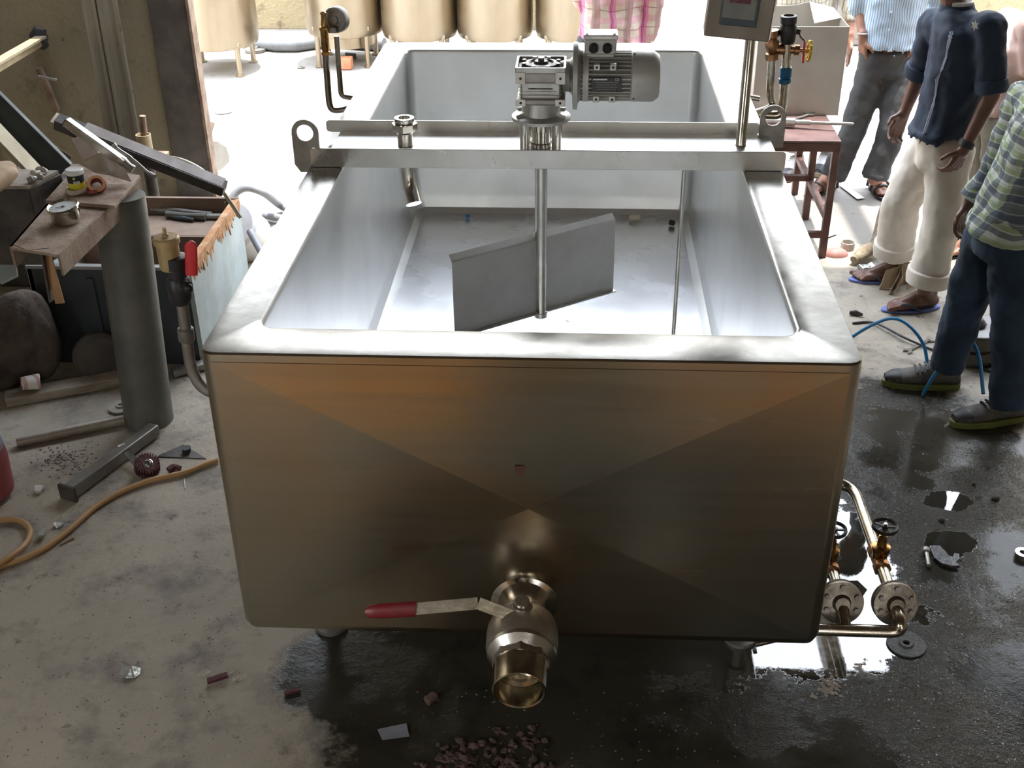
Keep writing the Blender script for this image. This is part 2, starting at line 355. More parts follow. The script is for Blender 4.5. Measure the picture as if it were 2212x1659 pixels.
for i_, (xa, xb) in enumerate(((-1.55, -.46), (.44, 1.5))):
    solo(B().b2((xa, -.9, .001), (xb, .42, .02)), 'added_plywood', M('added_plywood_orange', (.72, .36, .10), .6, 0, (.60, .28, .08), 2, .05, 20, sc=(1, 8, 1)), ('added orange brown plywood sheet left of the camera, mirrored in the vat front', 'added orange brown plywood sheet right of the camera, mirrored in the vat front')[i_], 'plywood', smooth=0)  # unseen sheets added so the vat front reflects orange
# unseen cartons added behind the camera to tint the vat front's reflection
cardb = M('added_carton_brown', (.45, .25, .11), .85, 0, (.36, .19, .08), 3, .1, 20)
for i, (x, y, s_, rz) in enumerate(((-1.15, -.75, .62, .2), (1.0, -.85, .7, -.15))):
    c = thing('added_carton', ('added brown carton behind the camera on the left, for vat reflections', 'larger added brown carton behind the camera on the right, for vat reflections')[i], 'carton', (x, y, 0), 'added cartons behind the camera')
    ax = (V((math.cos(rz), math.sin(rz), 0)), V((-math.sin(rz), math.cos(rz), 0)), Z_)
    B().box((x, y, .222), (s_, s_ * .8, .4), ax).build('carton_body', cardb, c, bevel=.004, smooth=0)
    for sg in (-1, 1): B().box(V((x, y, .427)) + ax[1] * (sg * s_ * .2), (s_, s_ * .38, .006), ax).build('flap', cardb, c, smooth=0)
# ---------------------------------------------------------------- vat
VX0, VX1, VY0, VY1, VZ0, VZ1 = -.852, .641, 2.262, 5.11, .37, 1.2
vat = thing('steel_vat', 'large open stainless steel mixing vat with bridge, motor and drain valve', 'vat', (-.1, 3.68, 0))
def front_mat():
    m = bpy.data.materials.new('smudged_steel_sheet'); m.use_nodes = True; nt = m.node_tree; p = nt.nodes['Principled BSDF']
    co = nd(nt, 'ShaderNodeTexCoord').outputs['Object']
    a = noi(nt, co, 2.2, 4, .55, .4); b_ = noi(nt, co, 1.4, 3, .5, .8); st = noi(nt, co, 7, 5, .6, 0, (.12, 1, 3.5))
    col = mixc(nt, rmp(nt, a, .38, .66), (.42, .395, .33), (.46, .355, .235)); col = mixc(nt, rmp(nt, b_, .5, .68), col, (.38, .39, .35))
    col = mixc(nt, rmp(nt, st, .5, .75, 0, .35), col, (.33, .27, .2))
    nt.links.new(col, p.inputs['Base Color']); p.inputs['Metallic'].default_value = 1
    nt.links.new(rmp(nt, st, .3, .7, .20, .28), p.inputs['Roughness'])
    bp = nd(nt, 'ShaderNodeBump'); bp.inputs['Strength'].default_value = .05; bp.inputs['Distance'].default_value = .01
    nt.links.new(noi(nt, co, 5, 3, .5), bp.inputs['Height']); nt.links.new(bp.outputs[0], p.inputs['Normal'])
    return m
fm = front_mat()
IX0, IX1, IY0, IY1 = -.742, .515, 2.40, 4.99
def sh(z, d, r): return rrect(VX0 + d, VX1 - d, VY0 + d, VY1 - d, r, z)
def si(z, d, r): return rrect(IX0 + d, IX1 - d, IY0 + d, IY1 - d, r, z)
b = B(); b.rings([sh(VZ0, .03, .02), sh(VZ0 + .008, .008, .03), sh(VZ0 + .03, 0, .035), sh(VZ0 + .05, 0, .035), sh(VZ1 - .04, 0, .035), sh(VZ1 - .02, 0, .035), sh(VZ1 - .004, .001, .034), sh(VZ1, .005, .033)], False)
b.f.append(tuple(range(27, -1, -1)))
b.build('outer_shell', fm, vat, smooth=30)
B().rings([sh(VZ1 + .001, .004, .033), si(VZ1 + .001, -.012, .045), si(VZ1 - .003, -.004, .042)], False).build('rim', M('rim_steel', (.22, .22, .21), .24, 1, (.15, .148, .138), 4, .03, 12, rvar=.07), vat, smooth=30)
b = B(); rs = [si(VZ1 - .003, -.004, .042), si(VZ1 - .008, -.001, .04), si(VZ1 - .02, 0, .04), si(VZ1 - .04, 0, .04), si(.55, .004, .04), si(.53, .006, .04), si(.49, .018, .05), si(.472, .045, .06)]
b.rings(rs, False).build('inner_basin', steel_in, vat, smooth=30)
b = B(); rf = si(.4722, .044, .06); pa_, pb_ = V((-.12, 2.75, .462)), V((-.12, 4.45, .467))
b.v = list(rf) + [pa_, pb_]
b.f = [(j, (j + 1) % 28, 29 if rf[j].y > 4.4 or (rf[j].y > 3.6) else 28) for j in range(28)]
for j in range(28):
    if (rf[j].y > 3.6) != (rf[(j + 1) % 28].y > 3.6): b.f[j] = (j, (j + 1) % 28, 29, 28) if rf[j].y > 3.6 else (j, (j + 1) % 28, 29, 28)
for j in range(28):
    a_, c_ = rf[j], rf[(j + 1) % 28]
    if (a_.y > 3.6) != (c_.y > 3.6): b.f[j] = (j, (j + 1) % 28, 28, 29) if a_.y > 3.6 else (j, (j + 1) % 28, 29, 28)
b.build('basin_floor', M('basin_floor_steel', (.86, .87, .89), .27, .9, (.81, .82, .83), 2, .03, 10, rvar=.03), vat, smooth=0)
# cross-broken front sheet
b = B(); ap = P(1142, 1090, y=VY0)
q = [V((VX0 + .03, VY0 - .0015, VZ1 - .022)), V((VX1 - .03, VY0 - .0015, VZ1 - .022)), V((VX1 - .03, VY0 - .0015, VZ0 + .03)), V((VX0 + .03, VY0 - .0015, VZ0 + .03))]
b.add(q + [V((ap.x, VY0 - .019, ap.z))], [(0, 4, 1), (1, 4, 2), (2, 4, 3), (3, 4, 0)]); b.add([p + V((0, .002, 0)) for p in q], [(0, 1, 2, 3)])
b.build('front_panel', fm, vat, smooth=0, fixn=True)
for x, y in ((-.735, 2.70), (.52, 2.70), (-.735, 4.7), (.52, 4.7)):
    B().lathe((x, y, 0), Z_, [(.05, 0), (.05, .012), (.022, .02), (.022, .10), (.032, .105), (.032, .40)]).build('leg', steel_dull, vat)
B().box((ap.x - .02, VY0 - .0175, P(1118, 1008, y=VY0).z), (.022, .002, .028)).jit(.004, 60).build('glue_mark', M('dried_brown_glue', (.10, .04, .03), .7), vat, label='small dried brown mark')
# bridge across the vat
BY0, BY1 = 3.50, 3.775
br = B().b2((-.80, BY0 + .004, 1.222), (.63, BY1 + .002, 1.228)).build('bridge_deck', steel_in, vat, smooth=0, bevel=.001)
def strip(name, xa, xb, y, z0, z1):
    b = B(); r = .012; n = 5; poly = []
    for cx_, cz_, a0 in ((xb - r, z1 - r, 0), (xa + r, z1 - r, PI / 2), (xa + r, z0 + r, PI), (xb - r, z0 + r, 1.5 * PI)):
        for k in range(n + 1):
            a = a0 + PI / 2 * k / n; poly.append((cx_ + r * math.cos(a), cz_ + r * math.sin(a)))
    return b.prism(poly, (0, y + .003, 0), X_, Z_, .006).build(name, steel, vat, bevel=.0015)
strip('bridge_flange', -.845, .645, BY0, 1.201, 1.263); strip('bridge_flange', -.848, .60, BY1 + .005, 1.226, 1.266)
def lug(c, w_, z0, zt, hr):
    n = 32; r = w_ / 2; cz = zt - r; hole = []; outer = []
    for k in range(n):
        a = 2 * PI * k / n; dx, dz = math.cos(a), math.sin(a); hole.append((hr * dx, cz + hr * dz))
        if dz >= 0: outer.append((r * dx, cz + r * dz))
        else:
            t = min(r / max(abs(dx), 1e-6), (cz - z0) / abs(dz)); outer.append((t * dx, cz + t * dz))
    return B().plate(outer, hole, c, X_, Z_, .010).build('lifting_lug', M('lug_steel', (.33, .32, .3), .42, .9, (.2, .19, .18), 9, .1, 60), vat, bevel=.001)
lug((-.868, 3.56, 0), .086, 1.165, 1.338, .027); lug((.638, 3.765, 0), .084, 1.190, 1.332, .026)
# inlet union and its pipe
fc = V((-.56, 3.64, 0)); o_ = lambda z: V((fc.x, fc.y, z))
u1 = B().lathe(o_(1.229), Z_, [(.026, 0), (.026, .04), (.03, .045), (.034, .052), (.034, .06), (.024, .062), (.024, .09), (.019, .09), (.019, .0)], close=True).build('inlet_union', steel_pol, vat)
B().cyl(o_(1.279), o_(1.302), .0415, .0415, 8).build('union_nut', steel_pol, u1)
B().lathe(o_(1.302), Z_, [(.032, 0), (.032, .018), (.021, .018), (.021, -.03)], close=True).build('union_collar', steel_pol, u1)
B().tube([o_(1.222), o_(1.15), o_(1.10) + V((.004, -.006, 0)), o_(1.07) + V((.012, -.02, 0)), o_(1.045) + V((.022, -.04, -.005))], .0265, 20).build('inlet_pipe', steel_pol, vat)
# agitator
sc_ = V((-.118, 3.64, 0))
sh_ = B().cyl((sc_.x, sc_.y, .615), (sc_.x, sc_.y, 1.225), .0205).build('agitator_shaft', steel_pol, vat)
B().lathe((sc_.x, sc_.y, .608), Z_, [(.019, 0), (.024, .004), (.024, .02)]).build('shaft_cap', steel, sh_)
B().tube([(sc_.x, sc_.y, 1.222), (sc_.x, sc_.y, 1.262)], [.026, .026]).lathe((sc_.x, sc_.y, 1.23), Z_, [(.036, 0), (.036, .012), (.030, .014), (.030, .05), (.033, .052), (.033, .075), (.02, .08), (.02, .12)]).build('shaft_coupling', steel_pol, sh_)
L1, L2 = P(990, 600, y=3.64), P(1336, 520, y=3.64)
zt, zb = .905, .635
pl = P(988, 572, z=zt); pr = P(1341, 480, z=zt); dv = (pr - pl); dv.z = 0; dv.normalize(); nv = V((dv.y, -dv.x, 0))
for nm, a0, a1 in (('left', -((V((sc_.x, sc_.y, 0)) - V((pl.x, pl.y, 0))).length), -.019), ('right', .019, (V((pr.x, pr.y, 0)) - V((sc_.x, sc_.y, 0))).length)):
    p0 = sc_ + dv * a0; p1 = sc_ + dv * a1; b = B()
    prof = [(.0, zb), (0.0, zt - .004), (-.003, zt), (-.022, zt + .016), (-.024, zt + .014), (-.005, zt - .003), (-.003, zt - .008), (-.003, zb)]
    b.rings([[V((p.x, p.y, 0)) - nv * a * (-1 if nm == 'left' else -1) + Z_ * z for a, z in prof] for p in (p0, p1)])
    bl = b.build('paddle_blade', M('paddle_steel', (.60, .60, .58), .45, .45, (.52, .51, .49), 4, .03, 40), vat, smooth=0)
    B().b2((0, 0, 0), (1, 1, 1)) if 0 else None
    B().box((p0 + p1) / 2 + Z_ * (zb - .002) + nv * .009, ((p1 - p0).length, .02, .004), (dv, nv, Z_)).build('lower_lip', steel, bl, smooth=0)
B().cyl((.345, 3.60, .475), (.345, 3.60, 1.222), .0075, n=12).build('probe_rod', steel_pol, vat)
# gearbox
G = V((-.118, 3.635, 0)); g = lambda x, y, z: V((G.x + x, G.y + y, z))
b = B(); b.lathe(g(0, 0, 1.322), Z_, [(.094, 0), (.094, .010), (.088, .014), (.062, .017), (.058, .06), (.056, .062)], 36)
gb = b.build('gearbox', cast, vat, smooth=30)
for a in (30, 150, 210, 330, 90): 
    B().bar(g(.055 * math.cos(math.radians(a)), .055 * math.sin(math.radians(a)), 1.345), g(.088 * math.cos(math.radians(a)), .088 * math.sin(math.radians(a)), 1.338), .006, .012).build('flange_rib', cast, gb, smooth=0)
for a in (45, 135, 225, 315):
    q = g(.072 * math.cos(math.radians(a)), .072 * math.sin(math.radians(a)), 0)
    B().cyl(q + Z_ * 1.228, q + Z_ * 1.322, .0155).build('support_leg', steel_pol, gb)
B().cyl(g(0, 0, 1.30), g(0, 0, 1.325), .018).build('output_shaft', steel_pol, gb)
b = B(); b.b2(g(-.062, -.06, 1.38), g(.062, .06, 1.488)); b.build('gear_housing', cast, gb, bevel=.006)
for z0, z1 in ((1.383, 1.404), (1.452, 1.488)):
    B().b2(g(-.076, -.072, z0), g(.076, .072, z1)).build('housing_band', M('cast_band', (.42, .40, .38), .5, .6, (.33, .31, .29), 14, .15, 90), gb, bevel=.006)
    for sx_ in (-1, 1):
        for yy in (-.0735, .0735):
            p = g(sx_ * .0615, yy, (z0 + z1) / 2); pad = B().box(p, (.031, .005, z1 - z0 + .001)).build('mounting_pad', M('machined_pad', (.66, .65, .60), .4, .5), gb, bevel=.0015)
            B().cyl(p + Y_ * math.copysign(.002, yy), p + Y_ * math.copysign(.0032, yy), .0042, n=12).build('bolt_hole', inkm, pad)
for k in range(4):
    z = 1.411 + k * .0105
    B().rings([rrect(G.x - .068, G.x + .068, G.y - .068 + .004 * k, G.y + .068, .03, z), rrect(G.x - .068, G.x + .068, G.y - .068 + .004 * k, G.y + .068, .03, z + .0035)]).build('cooling_rib', cast, gb)
b = B(); outer = rrect(-.078, .078, -.074, .074, .006, 0); inner = rrect(-.071, .071, -.067, .067, .006, 0)
b.rings([[p + g(0, 0, z) for p in r] for r, z in ((outer, 1.486), (outer, 1.502), (inner, 1.502), (inner, 1.492))], False, False); b.build('top_rim', cast, gb)
B().lathe(g(0, 0, 1.488), Z_, [(.062, 0), (.062, .004), (.054, .012), (.040, .014), (.036, .008), (.024, .010), (.02, .018)], 36).build('cover_plate', M('dark_casting', (.16, .155, .15), .4, .7, (.10, .1, .1), 10), gb)
for k in range(8):
    a = PI / 8 + k * PI / 4; q = g(.058 * math.cos(a), .058 * math.sin(a), 0)
    B().cyl(q + Z_ * 1.49, q + Z_ * 1.504, .007, n=6).build('cover_bolt', steel_pol, gb)
B().cyl(g(0, 0, 1.50), g(0, 0, 1.516), .011, n=6).cyl(g(0, 0, 1.497), g(0, 0, 1.502), .017).build('centre_bolt', steel_pol, gb)
# motor
mz, my = 1.452, 3.66; mx = lambda x, r=0, a=0: V((x, my + r * math.cos(a), mz + r * math.sin(a)))
mo = B().lathe((-.05, my, mz), X_, [(.045, -.01), (.05, .02), (.06, .03), (.104, .032), (.104, .046), (.085, .048), (.07, .06)], 40).build('motor', greypaint, vat)
B().lathe((.0, my, mz), X_, [(.066, 0), (.068, .17)], 36).build('motor_barrel', M('dark_grey_fins', (.2, .2, .19), .5, .4), mo)
fin = M('motor_fins', (.46, .46, .43), .45, .3)
for k in range(34):
    a = 2 * PI * k / 34 + .05
    B().box(mx(.083, .071, a), (.155, .013, .0036), (X_, V((0, math.cos(a), math.sin(a))), V((0, -math.sin(a), math.cos(a))))).build('fin', fin, mo, smooth=0)
B().lathe((.010, my, mz), X_, [(.07, 0), (.079, .002), (.079, .02), (.073, .022)], 36).build('drive_end_shield', greypaint, mo)
B().lathe((.165, my, mz), X_, [(.074, -.004), (.0785, 0), (.0785, .068), (.066, .086), (.05, .09), (.01, .091)], 40).build('fan_cowl', greypaint, mo)
for a in (PI * 1.25, PI * .6): B().cyl(mx(.172, .076, a), mx(.172, .081, a), .003, n=8).build('cowl_screw', inkm, mo)
for x in (.045, .095):
    for z, y in ((mz + .047, my - .070), (mz - .056, my - .058)):
        f = B().box((x + .01, y, z), (.020, .018, .020)).build('foot_lug', cast, mo, bevel=.002)
        B().cyl((x + .01, y - .0085, z), (x + .01, y - .0105, z), .0042, n=12).build('bolt_hole', inkm, f)
npq = B().box((.086, my - .0785, mz - .006), (.094, .004, .046)).build('nameplate', M('black_nameplate', (.035, .036, .04), .4, .4, (.06, .06, .065), 90), mo, bevel=.001)
text('CE', 'plate_text', cast, npq, (.118, my - .0812, mz + .010), X_, Z_, .011)
B().box((.066, my - .0808, mz + .0105), (.044, .0006, .004)).build('name_strip', whitem, npq, smooth=0)
for k in range(4): B().box((.086, my - .0808, mz + .001 - .007 * k), (.07 - .01 * (k % 2), .0005, .0012)).build('print_line', steel_dull, npq, smooth=0)
tb = B().rings([[V((.065 + sx * w2, my + sy * w2, z)) for sx, sy in ((-1, -.8), (1, -.8), (1, .8), (-1, .8))] for w2, z in ((.043, mz + .06), (.043, mz + .075), (.048, mz + .080), (.05, mz + .122))]).build('terminal_box', greypaint, mo, bevel=.003, smooth=0)
lid = B().box((.065, my, mz + .129), (.106, .086, .014)).build('terminal_lid', M('pale_grey_paint', (.66, .67, .68), .35, .2), mo, bevel=.003, smooth=0)
B().box((.065, my - .044, mz + .129), (.062, .0016, .007)).build('lid_badge', steel, lid, smooth=0)
text('SIEMEN', 'lid_text', steel_dull, lid, (.065, my - .0452, mz + .129), X_, Z_, .006) if 0 else None
for sx_ in (-1, 1):
    B().cyl((.065 + sx_ * .021, my - .038, mz + .100), (.065 + sx_ * .021, my - .050, mz + .094), .0145, n=20).build('cable_entry', blackm, mo)
    B().cyl((.065 + sx_ * .042, my - .033, mz + .134), (.065 + sx_ * .042, my - .033, mz + .140), .004, n=8).build('lid_screw', cast, mo)
# control box on its pole
pp = V((.527, 3.665, 0))
B().lathe((pp.x, pp.y, 1.228), Z_, [(.019, 0), (.0165, .004), (.0165, .36)]).build('control_box_pole', steel_pol, vat)
ax = (V((.995, .1, 0)), V((-.1, .995, 0)), Z_)
bc = V((.485, 3.66, 1.71)) 
c0 = P(1520, 78, y=3.60); c1 = P(1660, 92, y=3.585)
bw = (c1 - c0).length; bx = (c1 - c0).normalized(); by = Z_.cross(bx).normalized(); bz = bx.cross(by); bcz = c0 + bx * bw / 2 + bz * .15 + by * .06
cb = B().box(bcz, (bw, .12, .30), (bx, by, bz)).build('control_box', M('control_box_steel', (.24, .21, .175), .45, .5, (.19, .165, .135), 4), vat, bevel=.004, smooth=0)
B().box(bcz + bx * (bw / 2 + .002), (.004, .105, .29), (bx, by, bz)).build('side_cover', steel, cb, smooth=0)
fcb = bcz - by * .062
B().box(fcb + bz * (-.005) - bx * .003, (bw * .57, .012, .21), (bx, by, bz)).build('window_frame', M('dark_teal_frame', (.05, .07, .09), .35), cb, bevel=.003, smooth=0)
B().box(fcb - by * .006 + bz * .004 - bx * .005, (bw * .50, .006, .185), (bx, by, bz)).build('display_panel', M('grey_display_panel', (.23, .23, .21), .4), cb, bevel=.002, smooth=0)
B().box(fcb - by * .0095 + bz * (-.012) - bx * .006, (bw * .32, .001, .06), (bx, by, bz)).build('display_window', M('dark_red_display', (.16, .03, .045), .25), cb, smooth=0)
text('C', 'unit_text', inkm, cb, fcb - by * .0096 + bx * (bw * .20) + bz * (-.028), bx, bz, .013)
# drain valve
dx = -.112; dz = .505
fl = B().lathe((dx, VY0 - .002, dz), -Y_, [(.086, 0), (.086, .004), (.066, .012), (.057, .03), (.055, .06), (.057, .07)], 40).build('drain_ferrule', steel_pol, vat)
tilt = V((0, -1, -.10)).normalized(); s0 = V((dx, VY0 - .07, dz)); at = lambda t: s0 + tilt * (t * .84)
dv_ = B().lathe(at(0), tilt, [(.055, -.01), (.062, 0), (.078, .017), (.086, .042), (.088, .067), (.087, .10), (.080, .113)], 40).build('drain_valve', M('valve_casting', (.46, .43, .38), .42, .9, (.36, .32, .27), 12, .12, 90), vat)
B().lathe(at(.132), tilt, [(.084, 0), (.083, .010), (.066, .028), (.05, .03)], 40).build('valve_shoulder', steel, dv_)
B().cyl(at(.150), at(.19), .070, .068, 8).build('hex_end', M('valve_casting2', (.4, .36, .3), .4, .9), dv_, bevel=.002)
B().lathe(at(.185), tilt, [(.065, 0), (.0655, .008), (.0635, .013), (.0635, .071), (.060, .073), (.056, .071), (.051, .017), (.040, .012), (.038, -.017)], 40).build('pipe_socket', M('brassy_steel', (.46, .41, .32), .2, 1, (.36, .31, .22), 14), dv_)
B().lathe(at(.055) + V((0, 0, .072)), (0, -.1, 1), [(.026, 0), (.024, .02), (.018, .022), (.018, .03)]).build('stem_housing', steel, dv_)
hz = P(1120, 1332, y=2.13).z
stem = at(.055); stem.z = hz
B().cyl(stem - Z_ * .01, stem + Z_ * .018, .0145, n=6).cyl(stem, stem + Z_ * .026, .008).build('stem_nut', steel_pol, dv_)
pa = stem; pb = P(1033, 1303, y=2.13); pc = P(890, 1316, y=2.13); pd = P(778, 1322, y=2.13)
b = B()
for a, c_ in ((pa + V((.02, -.03, -.006)), pb), (pb, pc)): b.bar(a, c_, .03, .005, (0, -.75, .65))
b.build('valve_handle', M('plated_handle', (.34, .31, .25), .38, .9, (.24, .21, .16), 18, .1, 60), dv_, bevel=.001)
dd = (pd - pc).normalized()
B().loft([(pc + dd * t - dd * .01, V((0, .5, .86)), a, V((0, -.86, .5)), c_) for t, a, c_ in ((0, .019, .008), (.02, .019, .0085), (.09, .0185, .0085), (.115, .016, .008), (.125, .009, .005))], 20).build('handle_grip', redd, dv_)
B().bar(stem + V((-.005, -.065, -.028)), stem + V((.03, -.05, -.028)), .012, .02).build('stop_tab', steel, dv_, bevel=.002)
# side pipework, lower right
px_, pz_ = .90, .30
ep = M('galvanised_pipe', (.60, .57, .50), .24, 1, (.48, .42, .34), 12, .03, 60)
B().tube([(.46, 2.445, .27), (px_, 2.445, .27), (px_, 2.445, .30), (px_, 2.50, .30)], .0175, 18, bend=.035).build('steam_pipe', ep, vat)
b = B().tube([(px_, 2.53, pz_), (px_, 3.06, pz_), (px_ - .03, 3.10, pz_), (VX1 - .01, 3.10, pz_ + .09)], .0175, 18, bend=.05).build('steam_pipe', ep, vat)
B().cyl((VX1, 3.10, pz_ + .09), (VX1 + .014, 3.10, pz_ + .086), .035).build('pipe_ferrule', steel, vat)
B().tube([(.755, 2.45, .275), (.755, 2.50, .30)], .016, 16).tube([(.755, 2.54, .30), (.755, 2.80, .30), (.60, 2.86, .34)], .016, 16, bend=.04).build('branch_pipe', ep, vat)
B().tube([(.6, 3.28, .42), (.80, 3.22, .36), (.845, 3.19, .34)], .02, 14, bend=.04).build('pipe_stub', darksteel, vat)
fl_m = M('old_flange_steel', (.30, .27, .23), .42, .9, (.2, .17, .14), 14, .2, 70)
for x in (px_, .752):
    y = 2.52; n_ = V((0, -.93, .36)).normalized(); c_ = V((x, y, .305)); f = B()
    f.lathe(c_, n_, [(.02, .025), (.026, .012), (.060, .010), (.062, .006), (.062, -.002), (.060, -.003)], 36)
    fo = f.build('pipe_flange', fl_m, vat)
    B().lathe(c_ - n_ * .02, n_, [(.060, 0), (.062, .003), (.062, .012), (.02, .014)], 36).build('flange_ring', fl_m, fo)
    B().prism([(-.05, .02), (.03, .082), (.066, -.01), (.045, -.05), (-.03, -.055)] if x > .8 else [(-.05, -.02), (.03, .04), (.072, -.035), (.045, -.06), (-.03, -.055)], c_ - n_ * .008, X_, n_.cross(X_) * -1, .004).build('gasket', darksteel, fo, smooth=0)
    for a in (25, 155, 205, 335, 270):
        q = c_ + X_ * (.045 * math.cos(math.radians(a))) + n_.cross(X_) * (-.045 * math.sin(math.radians(a)))
        B().cyl(q, q + n_ * .02, .008, n=6).build('flange_bolt', steel_dull, fo)
    vy = 2.72 if x > .8 else 2.70
    gv = B().lathe((x, vy - .05, pz_), Y_, [(.022, 0), (.026, .004), (.026, .02), (.02, .025), (.024, .05), (.02, .075), (.026, .08), (.026, .10)], 8).build('globe_valve', bronze, vat)
    B().lathe((x, vy, pz_), Z_, [(.02, 0), (.024, .03), (.026, .034), (.026, .048), (.014, .052), (.012, .085), (.006, .088), (.006, .125)], 24).build('valve_bonnet', brass, gv)
    hw = B().lathe((x, vy, pz_ + .118), Z_, [(.032, -.004), (.036, -.006), (.0375, 0), (.036, .006), (.032, .004), (.0275, 0)], 28, close=True)
    for a in range(5): hw.bar(V((x, vy, pz_ + .118)), V((x + .031 * math.cos(a * 1.2566), vy + .031 * math.sin(a * 1.2566), pz_ + .118)), .006, .004)
    hw.cyl((x, vy, pz_ + .114), (x, vy, pz_ + .124), .010); hw.build('handwheel', blackm, gv)
    B().cyl((x, vy, pz_ + .124), (x, vy, pz_ + .130), .005, n=6).build('wheel_nut', steel_pol, gv)
# left side air vent column
lp = lambda x, y, Y=2.7: P(x, y, y=Y)
cA, cB = lp(393, 655), lp(404, 735)
vs = B().tube([cA, lp(402, 722), lp(412, 800), lp(424, 838) + V((.02, 0, -.015)), V((VX0 + .01, 2.7, lp(424, 838).z - .03))], .0155, 18, bend=.05).build('vent_pipe', steel_dull, vat)
d_ = (lp(402, 722) - cA).normalized()
B().lathe(lp(400, 708), d_, [(.0185, 0), (.0215, .003), (.0215, .035), (.0185, .04)]).build('pipe_coupling', steel_dull, vs)
bvl = B().lathe(lp(392, 655), -d_, [(.022, 0), (.026, .006), (.03, .02), (.032, .045), (.03, .07), (.024, .078), (.024, .10), (.03, .103), (.03, .135), (.02, .138)], 20).build('ball_valve', blackm, vat)
B().cyl(lp(384, 612), lp(408, 618, 2.66), .012).sph(lp(406, 622, 2.66), .014, 12).build('valve_stem', blackm, bvl)
q0, q1 = lp(414, 594, 2.67), lp(412, 522, 2.67)
B().loft([(q0 + (q1 - q0) * t, X_, a, Y_, .006) for t, a in ((0, .0155), (.1, .0165), (.88, .0165), (.97, .012), (1.02, .004))], 16).build('lever_grip', redm, bvl)
av = B().lathe(lp(369, 574), (lp(361, 530) - lp(369, 574)), [(.026, -.008), (.0285, 0), (.0285, .062), (.034, .064), (.034, .078), (.03, .082), (.008, .083), (.008, .088), (.005, .09), (.005, .105)], 28).build('air_vent', M('tan_vent_plastic', (.45, .34, .17), .45, .3, (.36, .26, .13), 9), vat)
# safety valve and thermometer on the left side
sv = lambda x, y, Y=4.5: P(x, y, y=Y)
pA = M('dark_shiny_pipe', (.38, .36, .33), .22, 1, (.28, .26, .24), 9)
svp = B().tube([sv(703, 116), sv(711, 225), sv(718, 240), V((VX0 + .01, 4.5, sv(735, 224).z - .01))], .0125, 16, bend=.03).build('relief_pipe', pA, vat)
d_ = (sv(703, 106) - sv(711, 225)).normalized()
B().lathe(sv(704, 118), d_, [(.0175, 0), (.0175, .012), (.0135, .014), (.016, .02), (.016, .09), (.019, .095), (.019, .105), (.012, .11), (.009, .15), (.012, .155), (.012, .16), (.006, .165)], 20).build('safety_valve', brass, vat)
B().tube([sv(727, 78, 4.55), sv(737, 208, 4.55), V((VX0 + .01, 4.55, sv(735, 224).z))], .0105, 16, bend=.02).build('gauge_pipe', pA, vat)
gc = sv(727, 42, 4.55)
gg = B().lathe(gc, (-.35, -1, .1), [(.046, -.018), (.05, -.014), (.05, .012), (.046, .018), (.03, .019), (.029, .014), (.016, .015), (.015, .02)], 36).build('dial_thermometer', steel_dull, vat)
B().box(gc + V((-.012, -.03, -.032)), (.03, .03, .022)).build('gauge_block', steel_dull, gg, bevel=.003)
# upper right pipes
rp_ = lambda x, y, Y=4.3: P(x, y, y=Y)
B().tube([V((VX1 - .01, 4.2, rp_(1640, 230).z)), rp_(1672, 232), rp_(1662, 205), rp_(1668, 128)], .0145, 18, bend=.05).build('riser_pipe', ep, vat)
bq = rp_(1669, 128); bt = rp_(1668, 84); d_ = (bt - bq).normalized()
bv = B().lathe(bq, d_, [(.026, 0), (.026, .022), (.019, .026), (.025, .045), (.026, .06), (.018, .075), (.026, .082), (.026, .105), (.02, .106)], 8).build('angle_valve', bronze, vat)
h0 = rp_(1675, 106); h1 = rp_(1748, 110)
B().lathe(h0, h1 - h0, [(.02, 0), (.02, .03), (.015, .032), (.015, .065), (.02, .068), (.02, .085), (.008, .087), (.006, .13)], 12).build('valve_bonnet', bronze, bv)
hd = (h1 - h0).normalized(); hw = B().lathe(h1, hd, [(.030, -.004), (.035, -.004), (.036, 0), (.035, .004), (.030, .004)], 24, close=True)
_, uu, vv = hw.fr(hd)
for k in range(6): hw.bar(h1, h1 + (uu * math.cos(k * PI / 3) + vv * math.sin(k * PI / 3)) * .031, .006, .004, hd)
for k in range(9): hw.sph(h1 + (uu * math.cos(k * PI / 4.5) + vv * math.sin(k * PI / 4.5)) * .034, .0065, 8)
hw.build('handwheel', yellowm, bv)
B().tube([V((VX1 - .01, 4.3, rp_(1640, 246).z)), rp_(1688, 250), rp_(1697, 160)], .0165, 18, bend=.03).build('riser_pipe', ep, vat)
k0, k1 = rp_(1697, 165), rp_(1701, 92)
B().lathe(rp_(1695, 180), k1 - k0, [(.02, 0), (.023, .004), (.023, .018)]).build('tape_wrap', bluetape, vat)
B().lathe(k0, k1 - k0, [(.0185, -.01), (.022, 0), (.022, .032), (.019, .035)]).build('tape_wrap', bluetape, vat)
B().tube([k0, k1], .0165, 18).build('nipple', ep, vat)
bb = B().lathe(rp_(1701, 94), k1 - k0, [(.022, 0), (.026, .006), (.028, .02), (.032, .04), (.03, .06), (.026, .07), (.029, .073), (.03, .098), (.02, .10), (.018, .09)], 12).build('ball_valve', blackm, vat)
B().cyl(rp_(1708, 66), rp_(1728, 69), .010).build('valve_stem', blackm, bb)
B().tube([rp_(1725, 68), rp_(1729, 79), rp_(1738, 88)], .0045, 8, bend=.02).build('lever_arm', steel_dull, bb)
B().bar(rp_(1738, 88), rp_(1734, 136), .008, .013, (0, 1, 0)).build('lever_grip', redm, bb, bevel=.003)
B().tube([V((VX1 - .01, 4.6, 1.12)), P(1640, 214, y=4.6)], .012).build('short_stub', steel, vat)
B().cyl((VX1 - .005, 4.1, 1.10), (VX1 + .05, 4.1, 1.10), .02).build('side_boss', steel, vat)
